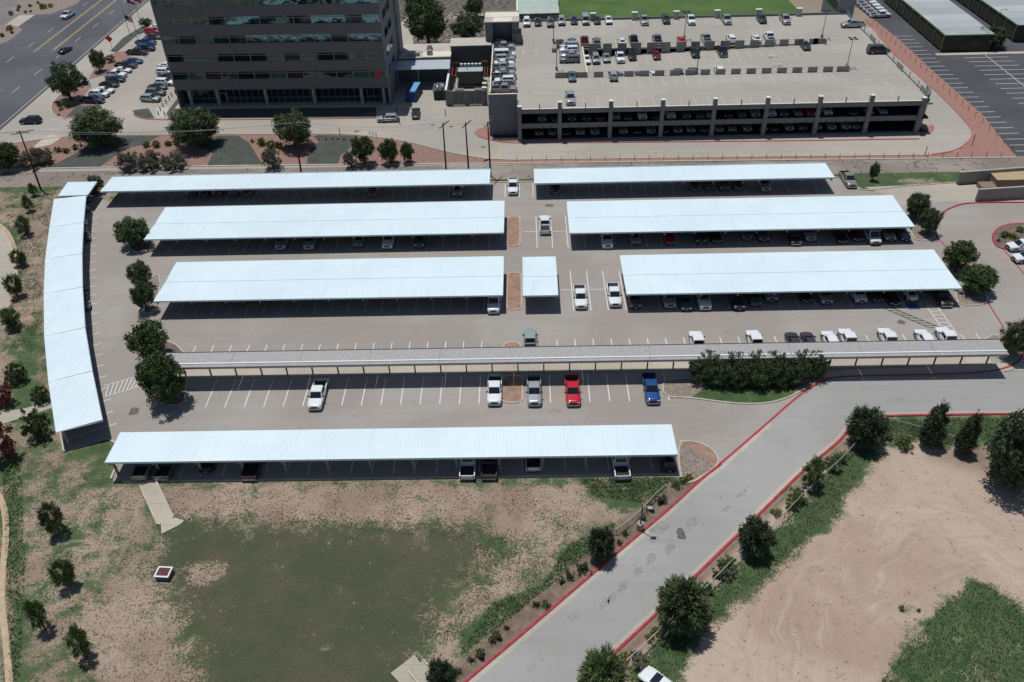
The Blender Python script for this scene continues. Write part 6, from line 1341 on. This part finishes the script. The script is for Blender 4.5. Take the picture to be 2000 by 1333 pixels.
def arm_lamp(u, v, vt, lab, cat='street lamp', white=True, dirx=1, base=False, r=.09):
    x, y = P(u, v); H = zof(u, v, vt); t = empty('street_lamp', x, y, 0, 0, lab, cat)
    b0 = 0
    if base: m = MB(); m.cyl(0, 0, 0, 1.1, .42, 14); m.build('concrete_base', mat('lamp base', (.30, .29, .27), .9), t); b0 = 1.1
    m = MB(); m.cyl(0, 0, b0+.01, H, r, 8, r2=r*.7); m.build('pole', M_mull if white else M_dark, t)
    m = MB(); m.tube([(0, 0, H-.1), (.7*dirx, -.5, H)], .05, 5); m.box(.5*dirx if dirx > 0 else -1.1, 1.1 if dirx > 0 else -.5, -.75, -.35, H-.05, H+.12); m.build('lamp_head', M_white_trim if white else M_mull, t)
arm_lamp(1250, 1034, 986, 'tall grey lamp with a round concrete base on the road kerb', base=True, white=False)
arm_lamp(278, 108, 69, 'pale street lamp among the parked cars near the street, upper one'); arm_lamp(189, 205, 159, 'pale street lamp at the lower end of the forecourt row')
arm_lamp(1933, 92, 18, 'dark lamp post behind the olive tree on the asphalt lot', white=False)
# flags
M_ds = {}
def flag(u, v, vt, lab, kind, name='flagpole'):
    x, y = P(u, v); H = zof(u, v, vt); t = empty('flagpole', x, y, 0, 0, lab, 'flagpole', None)
    m = MB(); m.cyl(0, 0, 0, H, .09, 8, r2=.05); m.cyl(0, 0, H, H+.15, .1, 8); m.build('pole', M_mull, t)
    L, Hh = 2.6, 1.6; cols = {'stripes': [(.5, .03, .05), (.75, .75, .75)], 'tri': [(.02, .04, .2), (.75, .75, .75), (.5, .03, .05)]}[kind]
    ms = [mat('flag %d %s' % (i, kind), c, .8) for i, c in enumerate(cols)]+[mat('flag canton', (.02, .03, .16), .8)]
    m = MB(); top = H-.4 if kind != 'stripes' else H*.62; nn = 13 if kind == 'stripes' else 3
    def pt(a, b): return (.08+a*L*.75, .25*math.sin(a*7)*a, top-b*Hh-a*.7)
    for i in range(8):
        for j in range(nn if kind == 'stripes' else 6):
            a0, a1 = i/8, (i+1)/8; q = nn if kind == 'stripes' else 6; b0, b1 = j/q, (j+1)/q
            if kind == 'stripes': mi = 2 if (a0 < .38 and b0 < .54) else j % 2
            else: mi = 0 if a0 < .3 else (1 if b0 < .5 else 2)
            A, B, C, D = pt(a0, b0), pt(a1, b0), pt(a1, b1), pt(a0, b1); m.face([A, B, C, D], mi); 
    m.build('flag', ms, t)
flag(254, 69, 5, 'flagpole with a red and white striped flag by the street', 'stripes'); flag(265, 61, -8, 'bare looking middle flagpole with a tricolour flag at its top', 'tri'); flag(277, 54, -12, 'right flagpole beside the offices with a tricolour flag', 'tri')
x, y = P(220, 98); t = empty('road_work_sign', x, y, 0, 0, 'red diamond shaped sign on a thin post by the street', 'sign'); H = zof(220, 98, 76)
m = MB(); m.cyl(0, 0, 0, H, .06, 6); m.build('post', M_mull, t); m = MB(); m.hexa([(-1.0, -.05, H), (0, -.05, H-1.0), (1.0, -.05, H), (0, -.05, H+1.0)][::-1], [(-1.0, -.09, H), (0, -.09, H-1.0), (1.0, -.09, H), (0, -.09, H+1.0)][::-1]); m.build('sign_board', mat('sign red', (.55, .03, .03), .6), t)
# bollards
M_bol = mat('rusty post', (.10, .045, .035), .8); pr = MB(); pr.cyl(0, 0, 0, 1.15, .055, 6); pr.cyl(0, 0, 1.15, 1.2, .075, 6); b0 = pr.build('fence_post', M_bol)
pts = [P(1010+28.6*i, 317-.27*i) for i in range(34)]
p0, p1 = Vector(P(1985, 303)), Vector(P(1693, 38)); nB = 26
diag = [(p0.lerp(p1, (i+.6)/nB))[:] for i in range(nB)]
for i, p in enumerate(pts+diag):
    o = b0 if i == 0 else b0.copy()
    if i: COL.objects.link(o)
    o.location = (p[0], p[1], .03); o['category'] = 'post'; j = i if i < 34 else i-34
    o['group'] = 'thin posts along the red gravel strip'; o['label'] = ('thin rusty post on the strip before the garage, %s from the left' if i < 34 else 'thin rusty post on the diagonal red strip, %s from the bottom') % ORD[j]
pb = MB(); pb.cyl(0, 0, 0, .95, .13, 8); pb.cyl(0, 0, .95, 1.0, .10, 8); bb = pb.build('bollard', M_dark)
bl = [(343, 184), (336, 189), (331, 196), (325, 203), (319, 210), (314, 217), (310, 226), (322, 226), (336, 227)]
for i, (u, v) in enumerate(bl):
    o = bb if i == 0 else bb.copy()
    if i: COL.objects.link(o)
    x, y = P(u, v); o.location = (x, y, .03); o['category'] = 'bollard'; o['group'] = 'dark bollards at the office corner'; o['label'] = 'dark bollard at the office corner, %s from the building outward' % ORD[i]
# yellow/grey guard posts and short signs along the driveway
for i, (u, v, vt, lab) in enumerate([(144, 269, 257, 'short leaning post in the red bed near the street'), (664, 263, 250, 'thin dark post at the driveway edge before the offices'), (723, 264, 257, 'thin post left of the three rounded bushes, first'), (729, 266, 259, 'thin post left of the three rounded bushes, second'), (735, 268, 260, 'thin post left of the three rounded bushes, third'), (870, 227, 215, 'pale guard post at the yard gate'), (1806, 304, 287, 'taller post at the yellow line before the garage loop'), (1898, 285, 264, 'sign post at the right tip of the garage loop')]):
    x, y = P(u, v); H = zof(u, v, vt); t = empty('guard_post', x, y, 0, 0, lab, 'post'); m = MB(); m.cyl(0, 0, 0, H, .08, 7); m.build('post', M_bol, t); m = MB(); m.cyl(0, 0, H, H+.12, .10, 7); m.build('cap', M_mull, t)
# chain-link fences
def cl_mat():
    n = NB('chain link mesh'); a = n.t.nodes.new('ShaderNodeTexWave'); a.bands_direction = 'DIAGONAL'; a.inputs['Scale'].default_value = 5
    n.L(n.tc.outputs['Object'], a.inputs[0]); n.b.inputs['Base Color'].default_value = (.22, .23, .23, 1); n.b.inputs['Metallic'].default_value = .6
    al = n.rng(a.outputs['Fac'], .72, .9, 0.06, .45); n.L(al, n.b.inputs['Alpha']); return n.m
M_cl = cl_mat(); M_galv = mat('galvanised rail', (.42, .44, .44), .45, .5)
def clfence(px, lab, h=1.5):
    pl = PG(px); t = empty('chain_link_fence', pl[0][0], pl[0][1], 0, 0, lab, 'fence'); o = pl[0]; q = [(a-o[0], b-o[1]) for a, b in pl]
    m = MB()
    for a, b in zip(q, q[1:]): m.face([(a[0], a[1], .05), (b[0], b[1], .05), (b[0], b[1], h), (a[0], a[1], h)])
    m.build('wire_mesh', M_cl, t); m = MB(); m.tube([(a, b, h) for a, b in q], .045, 6); m.build('top_rail', M_galv, t)
    for a, b in zip(q, q[1:]):
        L = (Vector(b)-Vector(a)).length; n = max(1, int(L/3))
        for k in range(n): p = Vector(a).lerp(Vector(b), k/n); m = MB(); m.cyl(p.x, p.y, 0, h+.05, .05, 6); m.build('post', M_galv, t)
clfence([(1678, 868), (1640, 910), (1604, 942), (1560, 985), (1500, 1048), (1455, 1082), (1378, 1160), (1320, 1214), (1222, 1306)], 'chain-link fence with a pale top rail right of the access road')
clfence([(1720, 830), (1785, 848), (1850, 866), (1905, 884)], 'chain-link fence between the junipers at the top of the sandy field')
clfence([(1203, 1045), (1225, 1030), (1255, 1003), (1280, 975), (1300, 958)], 'short chain-link fence left of the access road by the lamp', 1.1)
# ================= loading dock things =================
x, y = P(802, 201); c = empty('trash_compactor', x, y, 0, R(-8), 'shade-darkened blue trash compactor container with a light blue top in the shade', 'compactor')
m = MB(); m.hexa([(-1.3, 0, .25), (1.3, 0, .25), (1.3, 7.2, .25), (-1.3, 7.2, .25)], [(-1.15, .5, 2.3), (1.15, .5, 2.3), (1.2, 7.2, 2.4), (-1.2, 7.2, 2.4)]); m.build('container', mat('compactor shade blue', (.010, .032, .15), .5), c)  # container blue darkened to stand for the office building's shade
m = MB(); m.hexa([(-.3, 1.0, 2.34), (1.05, 1.0, 2.34), (1.1, 6.6, 2.44), (-.3, 6.6, 2.44)], [(-.3, 1.0, 2.40), (1.05, 1.0, 2.40), (1.1, 6.6, 2.50), (-.3, 6.6, 2.50)]); m.build('light_top', mat('light blue', (.12, .38, .62), .5), c)
for yy in (1.2, 2.8, 4.4, 6.0): m = MB(); m.box(-1.40, -1.28, yy, yy+.15, .3, 1.9); m.box(1.28, 1.40, yy, yy+.15, .3, 1.9); m.build('rib', M_dark, c)
x, y = P(858, 196); c = empty('dumpster', x, y, 0, 0, 'black dumpster heaped with shiny crumpled metal scrap', 'dumpster')
m = MB(); m.box(-1.25, 1.25, 0, .08, .15, 2.2); m.box(-1.25, 1.25, 3.8, 3.9, .15, 2.2); m.box(-1.25, -1.15, .08, 3.8, .15, 2.2); m.box(1.15, 1.25, .08, 3.8, .15, 2.2); m.box(-1.2, 1.2, .05, 3.85, .15, .25); m.build('bin', mat('bin black', (.015, .015, .015), .6), c)
rg = random.Random(3); m = MB()
for i in range(260):
    p = Vector((rg.uniform(-1.1, 1.1), rg.uniform(.2, 3.7), rg.uniform(1.9, 2.9))); a = Vector((rg.gauss(0, 1), rg.gauss(0, 1), rg.gauss(0, .6))).normalized()*rg.uniform(.2, .6); b = Vector((rg.gauss(0, 1), rg.gauss(0, 1), rg.gauss(0, 1))).normalized()*.16
    m.face([p-a-b, p+a-b, p+a+b, p-a+b])
m.build('metal_scrap', mat('shiny scrap', (.75, .76, .78), .22, .85), c)
# ================= people =================
import bmesh
def person(u, v, rz, shirt, lab, bend=0.0, arm=.5):
    x, y = P(u, v); t = empty('person', x, y, .012, rz, lab, 'person')
    J = {'pel': (0, 0, .95), 'ch': (.10*bend, 0, 1.25), 'nk': (.2*bend, 0, 1.47), 'hd': (.26*bend, 0, 1.62), 'tp': (.30*bend, 0, 1.74),
         'kl': (.06, .11, .50), 'fl': (-.03, .12, .07), 'tl': (.16, .13, .04), 'kr': (.02, -.11, .50), 'fr': (-.08, -.12, .07), 'tr': (.11, -.13, .04), 'hl': (0, .09, .90), 'hr': (0, -.09, .90),
         'sl': (.18*bend, .19, 1.42), 'el': (.1+.2*bend, .27, 1.14), 'wl': (.16+arm*.5, .22, 1.02), 'nl': (.24+arm*.5, .20, 1.01), 'sr': (.18*bend, -.19, 1.42), 'er': (.05+.2*bend, -.27, 1.14), 'wr': (.12+arm*.4, -.22, .96), 'nr': (.2+arm*.4, -.20, .94)}
    E = [('pel', 'ch'), ('ch', 'nk'), ('nk', 'hd'), ('hd', 'tp'), ('pel', 'hl'), ('hl', 'kl'), ('kl', 'fl'), ('fl', 'tl'), ('pel', 'hr'), ('hr', 'kr'), ('kr', 'fr'), ('fr', 'tr'), ('ch', 'sl'), ('sl', 'el'), ('el', 'wl'), ('wl', 'nl'), ('ch', 'sr'), ('sr', 'er'), ('er', 'wr'), ('wr', 'nr')]
    RR = {'pel': .15, 'ch': .16, 'nk': .06, 'hd': .095, 'tp': .07, 'hl': .10, 'hr': .10, 'kl': .06, 'kr': .06, 'fl': .045, 'fr': .045, 'tl': .035, 'tr': .035, 'sl': .065, 'sr': .065, 'el': .045, 'er': .045, 'wl': .032, 'wr': .032, 'nl': .035, 'nr': .035}
    ks = list(J); me = bpy.data.meshes.new('body'); me.from_pydata([J[k] for k in ks], [(ks.index(a), ks.index(b)) for a, b in E], [])
    bm = bmesh.new(); bm.from_mesh(me); ly = bm.verts.layers.skin.verify(); bm.verts.ensure_lookup_table()
    for i, k in enumerate(ks): bm.verts[i][ly].radius = (RR[k], RR[k]); bm.verts[i][ly].use_root = (k == 'pel')
    bm.to_mesh(me); bm.free()
    o = bpy.data.objects.new('body', me); COL.objects.link(o); md = o.modifiers.new('skin', 'SKIN'); md.use_smooth_shade = True
    sb = o.modifiers.new('sub', 'SUBSURF'); sb.levels = sb.render_levels = 1; me.materials.append(shirt); o.parent = t
    h = MB()
    for a in range(3): h.tube([(.28*bend, 0, 1.64+a*.04), (.28*bend, 0, 1.68+a*.045)], [.105-.02*a, .085-.025*a], 9)
    h.build('hair', M_blk, t)
    return o
dk = mat('dark work clothes', (.03, .03, .04), .8); dk2 = mat('navy clothes', (.035, .04, .06), .8)
person(776, 223, R(200), dk, 'person in dark clothes standing in the shade behind the silver SUV', .2, .5)
person(781, 242, R(180), dk2, 'person in navy clothes by the open hatch of the silver SUV', .5, .7)
person(804, 214, R(-60), dk, 'person in dark clothes standing beside the black sedan at the dock', .1, .2)
